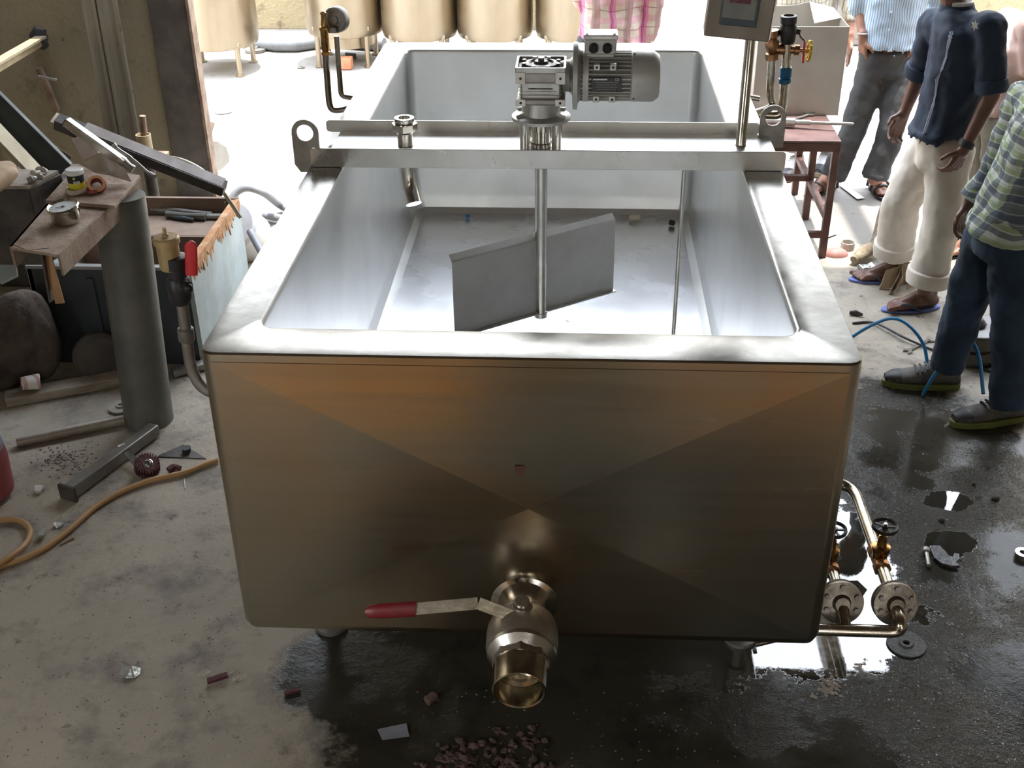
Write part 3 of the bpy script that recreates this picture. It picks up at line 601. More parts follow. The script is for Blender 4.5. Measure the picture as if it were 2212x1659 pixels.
# small things lying in the vat
solo(B().box(P(1371, 470, z=.488), (.05, .022, .018)).jit(.003, 40), 'soap_bar', M('cream_soap', (.75, .68, .5), .6), 'small cream coloured block lying at the far end inside the vat', 'block', bevel=.004)
solo(B().cyl(P(1447, 480, z=.488) , P(1456, 482, z=.488), .012), 'pipe_plug', darksteel, 'tiny dark pipe plug in the far right corner inside the vat', 'plug')
solo(B().box(P(1010, 467, z=.483), (.018, .004, .016)).jit(.002, 50), 'blue_scrap', M('blue_scrap_plastic', (.03, .25, .6), .5), 'tiny bright blue scrap on the vat bottom near the back wall', 'scrap')
solo(B().box(P(1371, 470, z=.488) + V((.06, .01, -.01)), (.03, .002, .002)).tube([P(1395, 466, z=.482), P(1410, 460, z=.50), P(1425, 470, z=.482), P(1438, 464, z=.49)], .0012, 6), 'thread_scrap', paper, 'loose white thread beside the cream block in the vat', 'thread')
b = B()
for i, (x, y, r) in enumerate(((1255, 668, 12), (1330, 640, 5), (1345, 668, 9), (1400, 630, 10), (1440, 640, 14), (1228, 696, 12), (1283, 698, 13), (1375, 700, 10), (1475, 702, 9), (1322, 675, 6))):
    c = P(x, y, z=.464); b.sph(c + Z_ * .001, (r * .0011, r * .0013, .0016), 14)
o = tag(b.jit(.004, 60).build('water_drops', M('water', (.55, .56, .58), .04, .0), None), 'scattered water drops on the bright vat bottom at the right', 'drops'); o['kind'] = 'stuff'
# ---------------------------------------------------------------- yard things
def tank(x, y, r, zb, zt, label, leg_z=.35, ring=False):
    t = thing('round_steel_tank', label, 'tank', (x, y, 0), 'round steel tanks in the yard')
    B().lathe((x, y, 0), Z_, [(r - .05, zb), (r - .012, zb + .012), (r, zb + .05), (r, zt), (r - .012, zt + .004), (r - .012, zb + .06)], 48).build('tank_shell', steel_tank, t)
    B().lathe((x, y, 0), Z_, [(r - .02, zt), (r * .6, zt + .05), (.02, zt + .07)], 48).build('tank_lid', steel_tank, t)
    if ring: B().lathe((x, y, 0), Z_, [(r * .72, zb - .09), (r * .72, zb + .01)], 40).build('base_ring', steel_tank, t)
    for k in range(4):
        a = PI / 4 + k * PI / 2; q = V((x + (r - .03) * math.cos(a), y + (r - .03) * math.sin(a), 0))
        l = B().lathe(q, Z_, [(.035, 0), (.035, .008), (.02, .01), (.02, leg_z)], 16).build('leg', steel_tank, t)
        B().box(q + Z_ * leg_z, (.06, .05, .03)).build('leg_bracket', steel_tank, l, bevel=.004)
    return t
tank(-2.86, 9.15, .33, .20, 1.35, 'round steel tank standing alone at the left beside the doorway', .24)
tank(-1.88, 9.42, .31, .23, 1.4, 'round steel tank with a ring base behind the brick and thermometer', .30, True)
tank(-1.27, 9.35, .30, .22, 1.4, 'round steel tank right of the ring-based one, behind the vat corner', .25)
tank(-.67, 9.35, .30, .22, 1.4, 'round steel tank second from the right, behind the gearbox', .25)
tank(-.06, 9.35, .29, .22, 1.4, 'rightmost round steel tank, partly behind the pink plaid shirt', .25)
bp = P(744, 150, z=0)
solo(B().box(bp + V((.0, .04, .042)), (.115, .10, .085)).jit(.003, 30), 'brick', concrete_brk, 'orange clay brick on the yard floor by a tank leg', 'brick', bevel=.005)
solo(B().box(P(757, 128, z=0) + V((0, .02, .02)), (.08, .05, .04)).jit(.02, 18), 'rubble_lump', darksteel, 'small dark lump on the ground behind the orange brick', 'rubble')
solo(B().tube([P(530, 88, z=.05), P(560, 92, z=.05), P(600, 97, z=.05), P(640, 97, z=.05), P(700, 100, z=.05) + V((0, .2, 0)), P(830, 96, z=.05)], .055, 14), 'ground_pipe', hose_g, 'thick grey pipe lying along the foot of the yellow wall', 'pipe')
def disc(px, py, r, name, mat, label, cat='disc', hole=.2, th=.006, z=0, n=32, grp=None):
    c = P(px, py, z=z)
    b = B().lathe(c + Z_ * .001, Z_, [(r * hole, 0), (r, 0), (r, th), (r * (hole + .22), th), (r * (hole + .16), th * 1.8), (r * hole, th * 1.8)], n, close=True)
    return solo(b, name, mat, label, cat, grp)
disc(482, 241, .065, 'grinding_disc', dustwhite, 'thin pale grinding disc lying on the bright yard floor', grp=None)
disc(552, 110, .09, 'round_plate', steel_dull, 'round grey plate lying near the thick grey pipe', hole=.1, th=.02)
disc(650, 146, .03, 'metal_washer', steel_dull, 'small dark washer beside the ring-based tank leg', hole=.3)
# heap under a pale tarp
b = B(); bc_ = V((.98, 9.3, 0))
for dx_, dy_, r_, h_ in ((0, 0, .5, .75), (-.25, -.1, .4, .5), (.15, .1, .5, .95)):
    b.sph(bc_ + V((dx_, dy_, 0)), (r_, .5, h_), 28)
solo(b, 'tarp_heap', tarp, 'heap under a pale tarp in the yard, right of the pink plaid shirt', 'heap', remesh=.05, sm=4, disp=.06, dscale=.35, base=(.98, 9.3, 0))
# grey steel cabinet far right in the yard
t = thing('steel_cabinet', 'tall grey steel cabinet in the yard behind the striped shirt', 'cabinet', (2.35, 10.1, 0))
B().b2((2.1, 9.95, 0), (2.9, 10.35, 1.5)).build('cabinet_body', steel_dull, t, bevel=.01, smooth=0)
B().b2((2.115, 9.935, .06), (2.49, 9.95, 1.46)).build('door', steel_dull, t, bevel=.004, smooth=0)
B().b2((2.51, 9.935, .06), (2.885, 9.95, 1.46)).build('door', steel_dull, t, bevel=.004, smooth=0)
# table
t = thing('work_table', 'brown painted steel table beside the vat holding the open steel box', 'table', (1.05, 6.0, 0))
TX0, TX1, TY0, TY1, TZ = .76, 1.285, 5.56, 6.5, .62
B().b2((TX0, TY0, TZ - .012), (TX1, TY1, TZ)).build('tabletop', M('table_top_sheet', (.15, .085, .075), .55, .3, (.10, .06, .05), 6), t, smooth=0, bevel=.002)
for y in (TY0, TY1 - .035): B().b2((TX0, y, TZ - .055), (TX1, y + .035, TZ - .012)).build('top_rail', bsteel, t, smooth=0, bevel=.002)
for x in (TX0, TX1 - .035): B().b2((x, TY0, TZ - .055), (x + .035, TY1, TZ - .012)).build('top_rail', bsteel, t, smooth=0, bevel=.002)
for x, y in ((TX0, TY0), (TX1 - .035, TY0), (TX0, TY1 - .035), (TX1 - .035, TY1 - .035), (TX1 - .035, 6.08)):
    B().b2((x, y, 0), (x + .035, y + .035, TZ - .055)).build('leg', bsteel, t, smooth=0, bevel=.002)
for z in (.11, .23):
    B().b2((TX0 + .03, TY0 + (0 if z < .2 else .5), z), (TX1 - .03, TY0 + .03 + (0 if z < .2 else .5), z + .03)).build('stretcher', bsteel, t, smooth=0)
B().b2((TX1 - .033, TY0 + .03, .2), (TX1 - .003, TY1 - .03, .23)).build('stretcher', bsteel, t, smooth=0)
t = thing('open_steel_box', 'open stainless steel box tank standing on the brown table', 'box tank', (1.1, 6.2, TZ))
a0, a1, y0_, y1_, z1_ = .90, 1.345, 5.98, 6.42, 1.07; shm = M('thin_steel_sheet', (.52, .49, .44), .42, .6, (.44, .41, .36), 3, .05, 20)
B().b2((a0, y0_, TZ), (a1, y0_ + .004, z1_)).build('front_sheet', shm, t, smooth=0)
B().b2((a1 - .004, y0_, TZ), (a1, y1_, z1_)).build('side_sheet', shm, t, smooth=0)
B().b2((a0, y0_, TZ), (a0 + .004, y1_, z1_)).build('side_sheet', shm, t, smooth=0)
B().prism([(a0, TZ), (a1, TZ), (a1, z1_), (a1 - .13, z1_ + .03), (a1 - .2, z1_ + .012), (a0, z1_)], (0, y1_, 0), X_, Z_, .004).build('back_sheet', shm, t, smooth=0)
B().b2((a0, y0_, TZ), (a1, y1_, TZ + .004)).build('bottom_sheet', shm, t, smooth=0)
B().poly3([(a1 - .13, y1_ - .004, z1_ + .03), (a1 - .004, y1_ - .004, z1_), (a1 - .004, y0_ + .2, z1_), (a1 - .11, y1_ - .1, z1_ - .06)], .003).build('bent_flap', shm, t, smooth=0)
def spanner(p0, p1, w_, mat, label, up=Z_, z=0):
    p0 = V(p0); p1 = V(p1); d = (p1 - p0).normalized(); s = Z_.cross(d).normalized(); L = (p1 - p0).length
    def head(sg, r, g):
        pts = []
        for k in range(15):
            a = math.radians(35 + 290 * k / 14); pts.append((sg * (r * math.cos(a)), r * math.sin(a)))
        pts += [(sg * r * .1, -g), (sg * -r * .25, 0), (sg * r * .1, g)]
        return pts
    b = B(); th = .007
    b.bar(p0 + d * w_, p1 - d * w_, w_ * .75, th)
    b.prism(head(-1, w_ * 1.15, w_ * .5), p0 - Z_ * th / 2, d, s, th); b.prism(head(1, w_ * 1.3, w_ * .55), p1 - Z_ * th / 2, d, s, th)
    return solo(b, 'spanner', mat, label, 'spanner')
spanner(P(1700, 263, z=TZ + .008), P(1752, 246, z=TZ + .008) , .018, steel_dull, 'open-ended spanner lying on the brown table')
b = B(); p0, p1 = P(1655, 262, z=TZ + .025), P(1845, 268, z=TZ + .04); d_ = (p1 - p0).normalized(); L = (p1 - p0).length
b.lathe(p0, d_, [(.012, 0), (.016, .005), (.016, L * .22), (.022, L * .23), (.022, L * .33), (.013, L * .34), (.014, L * .5), (.009, L * .52), (.008, L * .98), (.005, L)], 8)
solo(b, 'screwdriver', steel_dull, 'long tool with thick grey end lying across the brown table', 'tool')
solo(B().jit(0).lathe(P(1663, 262, z=TZ) + Z_ * .002, Z_, [(.035, 0), (.04, .03), (.028, .05), (.01, .055)], 14).jit(.008, 20), 'metal_fitting', cast, 'rounded cast metal fitting on the table seen through the right lifting lug', 'fitting')
# right side floor
r0 = P(1785, 553, z=0)
b = B().sph((r0.x + .05, r0.y + .02, .0), (.065, .05, .035), 20); b.v = [V((v.x, v.y, max(v.z, .001))) for v in b.v]
solo(b, 'half_cap', M('faded_red_plastic', (.42, .2, .17), .6), 'faded red half round cap lying by the near table leg', 'cap')
c_ = P(1830, 538, z=0); solo(B().lathe(c_, Z_, [(.036, 0), (.036, .04), (.032, .04), (.032, .003)], 24, close=True), 'plastic_ring', dustwhite, 'small beige ring standing on the floor right of the red cap', 'ring')
for lab, pts in (('long white paper strip on the floor left of the near sandal', ((1812, 399), (1822, 397), (1868, 427), (1852, 430))), ('white square of paper on the floor behind the table legs', ((1778, 500), (1797, 485), (1808, 505), (1780, 515))), ('small white paper scrap on the floor between the jeans legs', ((2128, 607), (2140, 605), (2146, 613), (2132, 614)))):
    solo(B().poly3([P(x, y, z=.006) for x, y in pts], .002), 'paper_strip', paper, lab, 'paper', 'paper scraps')
lg = [P(1845, 562, z=.03), P(1866, 545, z=.05), P(1890, 530, z=.06), P(1897, 505, z=.10), P(1905, 470, z=.16), P(1915, 430, z=.22)]
solo(B().tube(lg, [.02, .034, .036, .03, .024, .018], 12).jit(.012, 14), 'crooked_branch', M('dry_bark', (.28, .23, .16), .9, 0, (.16, .12, .08), 16, .7, 50), 'crooked dry branch leaning up behind the white trousers', 'branch', base=(1.45, 5.6, 0))
c_ = P(1955, 622, z=0)
b = B(); random.seed(3)
for k in range(6):
    a = random.random() * 6; q = c_ + V((.06 * math.cos(a), .06 * math.sin(a), .05))
    b.box(q, (.12, .003, .12), (V((math.cos(a * 2), math.sin(a * 2), .3)).normalized(), V((-math.sin(a * 2), math.cos(a * 2), .2)).normalized(), V((.2, .1, 1)).normalized()))
b.v = [V((v.x, v.y, max(v.z, .003))) for v in b.v]
solo(b.jit(.02, 10), 'crumpled_card', M('tan_card', (.45, .36, .25), .85, 0, (.3, .23, .15), 9, .3, 30), 'crumpled tan card between the two bare feet', 'card', smooth=0)
c_ = P(1872, 578, z=.01); solo(B().sph(c_, (.045, .025, .014), 12).jit(.02, 30), 'foil_wrapper', foilm, 'shiny yellow and silver wrapper above the blue sandal', 'wrapper', smooth=0)
c_ = P(1848, 676, z=.012); solo(B().tube([c_ - V((.025, 0, 0)), c_, c_ + V((.03, -.012, -.002))], [.008, .012, .006], 8).jit(.008, 30), 'metal_chip', darksteel, 'small dark metal chip on the floor right of the vat rim', 'chip')
spanner(P(1960, 758, z=.006), P(2012, 732, z=.006), .017, steel, 'double open-ended spanner on the wet floor by the work shoe')
cable = [P(1842, 698, z=.006), P(1880, 694, z=.006), P(1905, 703, z=.02), P(1950, 728, z=.02), P(2000, 750, z=.006), P(2040, 765, z=.006), P(2100, 790, z=.006), P(2150, 805, z=.006), P(2215, 800, z=.006)]
solo(B().tube(cable, .005, 8, bend=.04), 'black_cable', rubber, 'thin black cable running over the floor behind the work shoes', 'cable')
def arc(pts, r, name, mat, label, cat, n=10): return solo(B().tube(pts, r, n, bend=.12), name, mat, label, cat)
arc([P(1830, 735, y=4.62), P(1880, 702, y=4.60), P(1940, 680, y=4.56), P(1996, 735, y=4.48), P(2004, 792, z=.01)], .0075, 'air_hose', hose_b, 'bright blue air hose arching from the vat to the left work shoe', 'hose')
arc([P(1993, 853, z=.008), P(2030, 790, y=4.12), P(2085, 722, y=4.18), P(2115, 755, y=4.15), P(2124, 850, y=3.98)], .0075, 'air_hose', hose_b, 'blue air hose looping up between the two work shoes', 'hose')
# stack of rubber wheels and discs behind the jeans
c_ = P(2092, 772, z=0); st = thing('wheel_stack', 'stack of two old grinding wheels with a plate on top behind the jeans', 'wheels', c_)
wm = M('old_wheel', (.13, .12, .10), .7, .1, (.08, .07, .06), 9, .3, 50)
for k in range(2): B().lathe(c_ + Z_ * (.002 + k * .072), Z_, [(.06, 0), (.10, .004), (.115, .03), (.10, .062), (.06, .07)], 32).build('wheel', wm, st)
B().lathe(c_ + Z_ * .148, Z_, [(.10, 0), (.118, .003), (.118, .01), (.02, .01)], 32).build('cover_plate', M('grey_rubber_plate', (.30, .29, .29), .55), st)
B().lathe(c_ + Z_ * .158, Z_, [(.04, 0), (.045, .01), (.03, .03), (.02, .035)], 20).build('hub', darksteel, st)
disc(2152, 772, .08, 'cutting_disc', rubber, 'black cutting disc on the floor with a yellow mark beside the wheel stack', th=.008, z=.012)
disc(2158, 788, .09, 'cutting_disc', rubber, 'wet black cutting disc lowest of the pair beside the wheel stack', th=.006)
solo(B().box(P(2140, 768, z=.03), (.02, .01, .004)), 'yellow_scrap', yellowp, 'tiny yellow scrap on the black cutting disc', 'scrap')
o = disc(1957, 1393, .0575, 'grinding_disc', M('dark_abrasive_disc', (.05, .052, .056), .45, 0, (.085, .088, .092), 60, .6, 120), 'dark round grinding disc on the edge of the puddle', hole=.18, th=.005)
# broken plate and bolt
c0_ = P(2040, 1195, z=.012); pts = []
for x, y in ((2008, 1178), (2030, 1178), (2042, 1190), (2050, 1200), (2058, 1202), (2062, 1194), (2072, 1196), (2073, 1206), (2066, 1214), (2074, 1222), (2055, 1222), (2035, 1217), (2018, 1204)): pts.append(P(x, y, z=.014))
b = B().poly3(pts, .010)
solo(b, 'broken_plate', M('wet_dark_steel', (.07, .07, .075), .25, .5, (.12, .12, .12), 30, .3, 90), 'jagged dark broken plate on the wet floor beside a bolt', 'plate', bevel=.001, smooth=0)
p0, p1 = P(2000, 1186, z=.01), P(2006, 1222, z=.01)
solo(B().lathe(p1, p0 - p1, [(.007, 0), (.007, (p1 - p0).length * .8), (.013, (p1 - p0).length * .82), (.013, (p1 - p0).length)], 8), 'steel_bolt', steel_dull, 'steel bolt lying left of the jagged broken plate', 'bolt')
c_ = P(2208, 1203, z=.0); solo(B().lathe(c_, Z_, [(.012, 0), (.026, 0), (.026, .02), (.012, .02)], 20, close=True), 'steel_nut', steel, 'steel ring at the right edge of the wet floor', 'ring')
for x, y, r in ((2035, 1122, .012), (2150, 1075, .014), (2103, 1045, .008)):
    solo(B().sph(P(x, y, z=.005), (r, r, .007), 10).jit(.006, 40), 'pebble', rock, {2035: 'dark pebble inside the bright puddle patch', 2150: 'dark pebble on wet floor near the right edge', 2103: 'small dark pebble below the right work shoe'}[x], 'pebble')
# ---------------------------------------------------------------- people
def stripes(name, base, items, rough=.8, sd=None):
    """cloth woven with stripes: items (direction, period, width share, phase, colour, strength)"""
    m = bpy.data.materials.new(name); m.use_nodes = True; nt = m.node_tree; p = nt.nodes['Principled BSDF']
    co = nd(nt, 'ShaderNodeTexCoord').outputs['Object']; w_ = noi(nt, co, 6, 3, .5)
    wv = nd(nt, 'ShaderNodeVectorMath', operation='ADD'); cb_ = nd(nt, 'ShaderNodeCombineXYZ')
    k = mth(nt, 'MULTIPLY', mth(nt, 'SUBTRACT', w_, .5), .05)
    for i in range(3): nt.links.new(k, cb_.inputs[i])
    nt.links.new(co, wv.inputs[0]); nt.links.new(cb_.outputs[0], wv.inputs[1])
    col = base
    for d, per, wd, ph, c, st in items:
        dp = nd(nt, 'ShaderNodeVectorMath', operation='DOT_PRODUCT'); nt.links.new(wv.outputs[0], dp.inputs[0]); dp.inputs[1].default_value = d
        f = mth(nt, 'FRACT', mth(nt, 'MULTIPLY_ADD', dp.outputs['Value'], 1 / per, ph + 50))
        col = mixc(nt, mth(nt, 'MULTIPLY', mth(nt, 'LESS_THAN', f, wd), st), col, c)
    nt.links.new(col, p.inputs['Base Color']) if not isinstance(col, tuple) else None
    p.inputs['Roughness'].default_value = rough
    return m
def denim(name, a, b_): return M(name, a, .85, 0, b_, 4, .15, 220, rvar=.05)
def hand(b, w_, d, n, s, sc=1.0, curl=.5):
    """five separate fingers on a palm: w wrist, d along the palm, n palm normal (fingers close towards it), s thumb side"""
    w_ = V(w_); d = V(d).normalized(); n = V(n); n = (n - d * n.dot(d)).normalized(); s = V(s); s = (s - d * s.dot(d) - n * s.dot(n)).normalized()
    b.cap(w_ - d * .02 * sc, w_ + d * .02 * sc, .026 * sc, .027 * sc, 10)
    for i, (off, L, r) in enumerate(((.031, .072, .0095), (.0105, .080, .0098), (-.0105, .074, .0094), (-.031, .058, .0085))):
        k = w_ + d * (.088 - abs(off) * .12) * sc + s * off * sc
        b.cap(w_ + d * .015 * sc + s * off * .55 * sc, k, .015 * sc, .0125 * sc, 10)
        dd = (d + s * off * 3).normalized(); q = k; a = 0
        for j, (f, rr) in enumerate(((.44, 1), (.31, .93), (.25, .86))):
            a += curl * (.55 if j == 0 else .8); v = dd * math.cos(a) + n * math.sin(a); e = q + v * (L * f * sc)
            b.cap(q, e, r * rr * sc, r * (rr - .06) * sc, 8); q = e
    t0 = w_ + d * .022 * sc + s * .026 * sc; t1 = t0 + (d * .55 + s * .7 + n * .25).normalized() * .042 * sc; t2 = t1 + (d * .85 + s * .35 + n * .4).normalized() * .032 * sc
    b.cap(t0 - s * .01, t1, .0145 * sc, .0115 * sc, 8).cap(t1, t2, .011 * sc, .009 * sc, 8)
def foot(b, heel, toe, up=Z_):
    heel = V(heel); toe = V(toe); d = (toe - heel).normalized(); s = Z_.cross(d); L = (toe - heel).length
    b.cap(heel + d * .03 + Z_ * .03, heel + d * (L * .55) + Z_ * .03, .031, .031, 12)
    b.cap(heel + d * .05 + Z_ * .07, heel + d * (L * .68) + Z_ * .022, .036, .024, 12)
    for sg in (-1, 1): b.cap(heel + d * (L * .3) + Z_ * .022 + s * sg * .012, heel + d * (L * .74) + s * (sg * .028) + Z_ * .018, .022, .018, 10)
    return d, s, L
def toes(b, heel, toe, big):
    heel = V(heel); toe = V(toe); d = (toe - heel).normalized(); s = Z_.cross(d) * big; L = (toe - heel).length
    for i, (off, e, r) in enumerate(((.034, 1.0, .0135), (.014, .985, .0095), (-.002, .955, .009), (-.018, .92, .0085), (-.033, .88, .008))):
        b.cap(heel + d * (L * .72) + s * off * .9 + Z_ * .018, heel + d * (L * (e - .04)) + s * off * 1.15 + Z_ * (r + .002), .0125, r, 8)
def head_(b, c, f, sk):
    f = V(f).normalized(); s = Z_.cross(f).normalized(); u = f.cross(s) if f.cross(s).z > 0 else -f.cross(s)
    ax = (s, f, u)
    b.sph(c + u * .03 - f * .01, (.074, .092, .085), 20, ax); b.sph(c - u * .03 + f * .018, (.058, .066, .078), 18, ax); b.sph(c - u * .085 + f * .045, (.032, .028, .022), 12, ax)
    b.cap(c + f * .082 + u * .012, c + f * .103 - u * .022, .009, .014, 10); b.sph(c + f * .078 - u * .052, (.024, .012, .009), 12, ax)
    for sg in (-1, 1):
        b.sph(c + s * sg * .077 - f * .002, (.011, .021, .032), 12, ax); b.sph(c + f * .072 + s * sg * .03 + u * .027, (.024, .01, .007), 10, ax)
        b.sph(c + s * sg * .045 + f * .055 - u * .015, (.02, .02, .02), 10, ax)
    return s, f, u
def human(label, loc, J, sk, shirt=None, trouser=None, vox=.0055, hands=('R', 'L'), build=1.0, shoes=None):
    """J: joints in space. chest/pelvis/neck/head plus shoulder, elbow, wrist, hip, knee, ankle for R and L; sv, fv side and front"""
    t = thing('person', label, 'person', loc, None)
    sv, fv = V(J['sv']).normalized(), V(J['fv']).normalized()
    b = B(); pe, ch, nk, hc = V(J['pelvis']), V(J['chest']), V(J['neck']), V(J['head'])
    up = (nk - pe).normalized()
    secs = [(pe - up * .06, .09, .07), (pe, .125, .085), (pe.lerp(ch, .5), .125, .085), (ch, .15, .10), (ch.lerp(nk, .6), .14, .08), (nk - up * .01, .06, .055)]
    b.loft([(c, sv, a * build, fv, d * build) for c, a, d in secs], 24)
    b.cap(nk - up * .05, hc - Z_ * .03, .052, .050); b_s, b_f, b_u = head_(b, hc, J.get('look', J['fv']), sk)
    for S in ('R', 'L'):
        sh, el, wr = V(J['sh' + S]), V(J['el' + S]), V(J['wr' + S])
        b.chain([ch.lerp(sh, .3) + up * .03, sh, el, wr], [.06, .050, .037, .025])
        h = J['hand' + S]; hand(b, wr, h[0], h[1], h[2], h[3] if len(h) > 3 else 1, h[4] if len(h) > 4 else .45)
        hp, kn, an = V(J['hip' + S]), V(J['kn' + S]), V(J['an' + S])
        b.chain([hp, kn, kn.lerp(an, .3), an], [.085, .056, .054, .034])
        if 'heel' + S in J:
            foot(b, J['heel' + S], J['toe' + S]); toes(b, J['heel' + S], J['toe' + S], J['big' + S]); b.cap(an, V(J['heel' + S]) + (V(J['toe' + S]) - V(J['heel' + S])).normalized() * .045 + Z_ * .045, .034, .036)
    b.build('body', sk, t, remesh=vox, sm=2)
    # eyes and hair
    for sg in (-1, 1):
        e = B().sph(hc + b_f * .078 + b_s * sg * .030 + b_u * .010, .0125, 12).build('eye', M('eye_white', (.75, .72, .68), .2), t)
        B().sph(hc + b_f * .0865 + b_s * sg * .030 + b_u * .010, .0058, 10).build('iris', inkm, e)
    hb = B().sph(hc + b_u * .045 - b_f * .022, (.082, .092, .084), 24, (b_s, b_f, b_u)).sph(hc - b_f * .05 + b_u * .0, (.07, .055, .07), 18, (b_s, b_f, b_u))
    hb.sph(hc + b_u * .085 + b_f * .03, (.06, .055, .035), 16, (b_s, b_f, b_u))
    hb.build('hair', hairm, t, remesh=.012, sm=2, disp=.012, dscale=.02)
    return t, sv, fv, up
def shirt_(t, J, mat, sv, fv, hem, w=1.0, sleeve=1.0, vox=.011, disp=.02, hemw=None, cuff=None, slr=1.0, collar=None, nm='shirt'):
    pe, ch, nk = V(J['pelvis']), V(J['chest']), V(J['neck']); hem = V(hem); up = (nk - pe).normalized(); b = B()
    hw = hemw or .185
    secs = [(hem, hw, .135), (hem.lerp(pe, .5), hw * .99, .138), (pe.lerp(ch, .45), .165, .128), (ch, .182, .128), (ch.lerp(nk, .5), .175, .105), (ch.lerp(nk, .82), .125, .08), (nk, .062, .062)]
    b.loft([(c, sv, a * w, fv, d * w) for c, a, d in secs], 40)
    for S in ('R', 'L'):
        sh, el, wr = V(J['sh' + S]), V(J['el' + S]), V(J['wr' + S])
        sl = sleeve[S] if isinstance(sleeve, dict) else sleeve
        pts = [ch.lerp(sh, .55) + up * .02, sh - up * .005, el]; rr = [.075, .071 * slr, .058 * slr]
        if sl > 1: pts.append(el.lerp(wr, sl - 1)); rr.append(.045 * slr)
        else: pts[2] = sh.lerp(el, sl)
        b.chain(pts[:-1], rr); a_, z_ = pts[-2], pts[-1]; r0, r1 = rr[-2], rr[-1]
        b.cyl(a_, z_, r0, r1, 18)
    o = b.build(nm, mat, t, remesh=vox, sm=3, disp=disp, dscale=.09)
    for S in ('R', 'L'):
        sh, el, wr = V(J['sh' + S]), V(J['el' + S]), V(J['wr' + S]); sl = sleeve[S] if isinstance(sleeve, dict) else sleeve
        e = el.lerp(wr, sl - 1) if sl > 1 else sh.lerp(el, sl); pdir = ((wr - el) if sl > 1 else (el - sh)).normalized()
        if cuff:
            r = (.047 if sl > 1 else .060) * slr
            B().lathe(e - pdir * .045, pdir, [(r * .9, -.004), (r * 1.1, 0), (r * 1.14, .02), (r * 1.12, .052), (r * .95, .056), (r * .8, .05), (r * .8, .004)], 24, close=True).jit(.005, 25).build('sleeve_cuff', cuff, o)
    if collar:
        B().lathe(nk - up * .03, up, [(.072, -.01), (.078, .0), (.066, .038), (.058, .036), (.066, .0)], 24, close=True).jit(.004, 20).build('collar', collar, o)
    return o
def trousers_(t, J, mat, sv, fv, waist, ends=(.95, .95), r=(.098, .078, .066), w=1.0, disp=.02, vox=.011, dscale=.09, cuff=None, nm='trousers'):
    pe = V(J['pelvis']); b = B(); waist = V(waist)
    b.loft([(waist, sv, .162 * w, fv, .118 * w), (pe, sv, .165 * w, fv, .118 * w), (pe - Z_ * .08, sv, .16 * w, fv, .112 * w)], 36)
    o = None; es = []
    for i, S in enumerate(('R', 'L')):
        hp, kn, an = V(J['hip' + S]), V(J['kn' + S]), V(J['an' + S]); e = kn.lerp(an, ends[i])
        b.cap(hp + Z_ * .02, kn, r[0] * w, r[1], 20); b.cyl(kn, e, r[1], r[2], 24); b.sph(kn, r[1], 20); es.append((e, (an - kn).normalized()))
    o = b.build(nm, mat, t, remesh=vox, sm=4, disp=disp, dscale=dscale)
    if cuff:
        for e, d in es:
            B().lathe(e - d * .035, d, [(r[2] * .98, -.006), (r[2] * 1.12, 0), (r[2] * 1.15, .03), (r[2] * 1.1, .062), (r[2] * .98, .066), (r[2] * .9, .05), (r[2] * .9, .0)], 28, close=True).jit(.006, 14).build('rolled_cuff', cuff, o)
    return o
def flipflop(t, heel, toe, base, strap, big, name='flip_flop'):
    heel = V(heel); toe = V(toe); d = (toe - heel).normalized(); s = Z_.cross(d); L = (toe - heel).length; o = heel - d * .012; pts = []
    for k in range(24):
        a = 2 * PI * k / 24; x = (L + .024) * (.5 + .5 * math.cos(a)); w_ = .043 - .008 * math.cos(a + .6) if math.cos(a) < .2 else .047; pts.append((x, w_ * math.sin(a)))
    f = B().prism(pts, V((o.x, o.y, .001)), d, s, .011).build(name, base, t, smooth=0, bevel=.002)
    tn = heel + d * (L * .80) + s * (big * .018) + Z_ * .034
    for sg in (-1, 1): B().tube([tn - Z_ * .014, tn + d * -.02 + s * sg * .02 + Z_ * .018, heel + d * L * .55 + s * sg * .046 + Z_ * .034, heel + d * L * .38 + s * sg * .047 + Z_ * .008], .0065, 8, bend=.03).build('strap', strap, f)
def shoe(t, heel, toe, upper, sole, lace, hi=.10):
    heel = V(heel); toe = V(toe); d = (toe - heel).normalized(); s = Z_.cross(d); L = (toe - heel).length; z0 = V((0, 0, 0))
    b = B(); secs = []
    for f_, w_, h in ((.0, .026, .05), (.05, .036, .085), (.2, .040, hi), (.38, .041, hi * .92), (.52, .043, .068), (.7, .048, .052), (.86, .045, .042), (.96, .030, .032), (1.0, .012, .02)):
        c = heel + d * (L * f_); secs.append((V((c.x, c.y, .022 + h / 2)), s, w_, Z_, h / 2))
    b.loft(secs, 20)
    sh = b.build('shoe', upper, t, smooth=50)
    pts = []
    for k in range(28):
        a = 2 * PI * k / 28; x = (L + .02) * (.5 + .5 * math.cos(a)); pts.append((x, (.047 if math.cos(a) > -.2 else .041) * math.copysign(abs(math.sin(a)) ** .7, math.sin(a))))
    o = heel - d * .01
    B().prism(pts, V((o.x, o.y, .001)), d, s, .028).build('sole', sole, sh, smooth=0, bevel=.004)
    B().loft([(heel + d * (L * f_) + Z_ * (.022 + h * .5), s, w_, Z_, h * .5) for f_, w_, h in ((.80, .0475, .047), (.9, .041, .044), (1.0, .02, .03))], 16).build('toe_cap', M('dark_toe_cap', (.03, .03, .033), .6), sh)
    for k in range(5):
        f_ = .34 + k * .065; h = .026 + (.094, .089, .079, .069, .063)[k] * (hi / .1)
        B().tube([heel + d * (L * f_) + s * a + Z_ * (h - a * a * 9) for a in (-.034, -.014, .014, .034)], .0045, 6).build('lace', lace, sh)
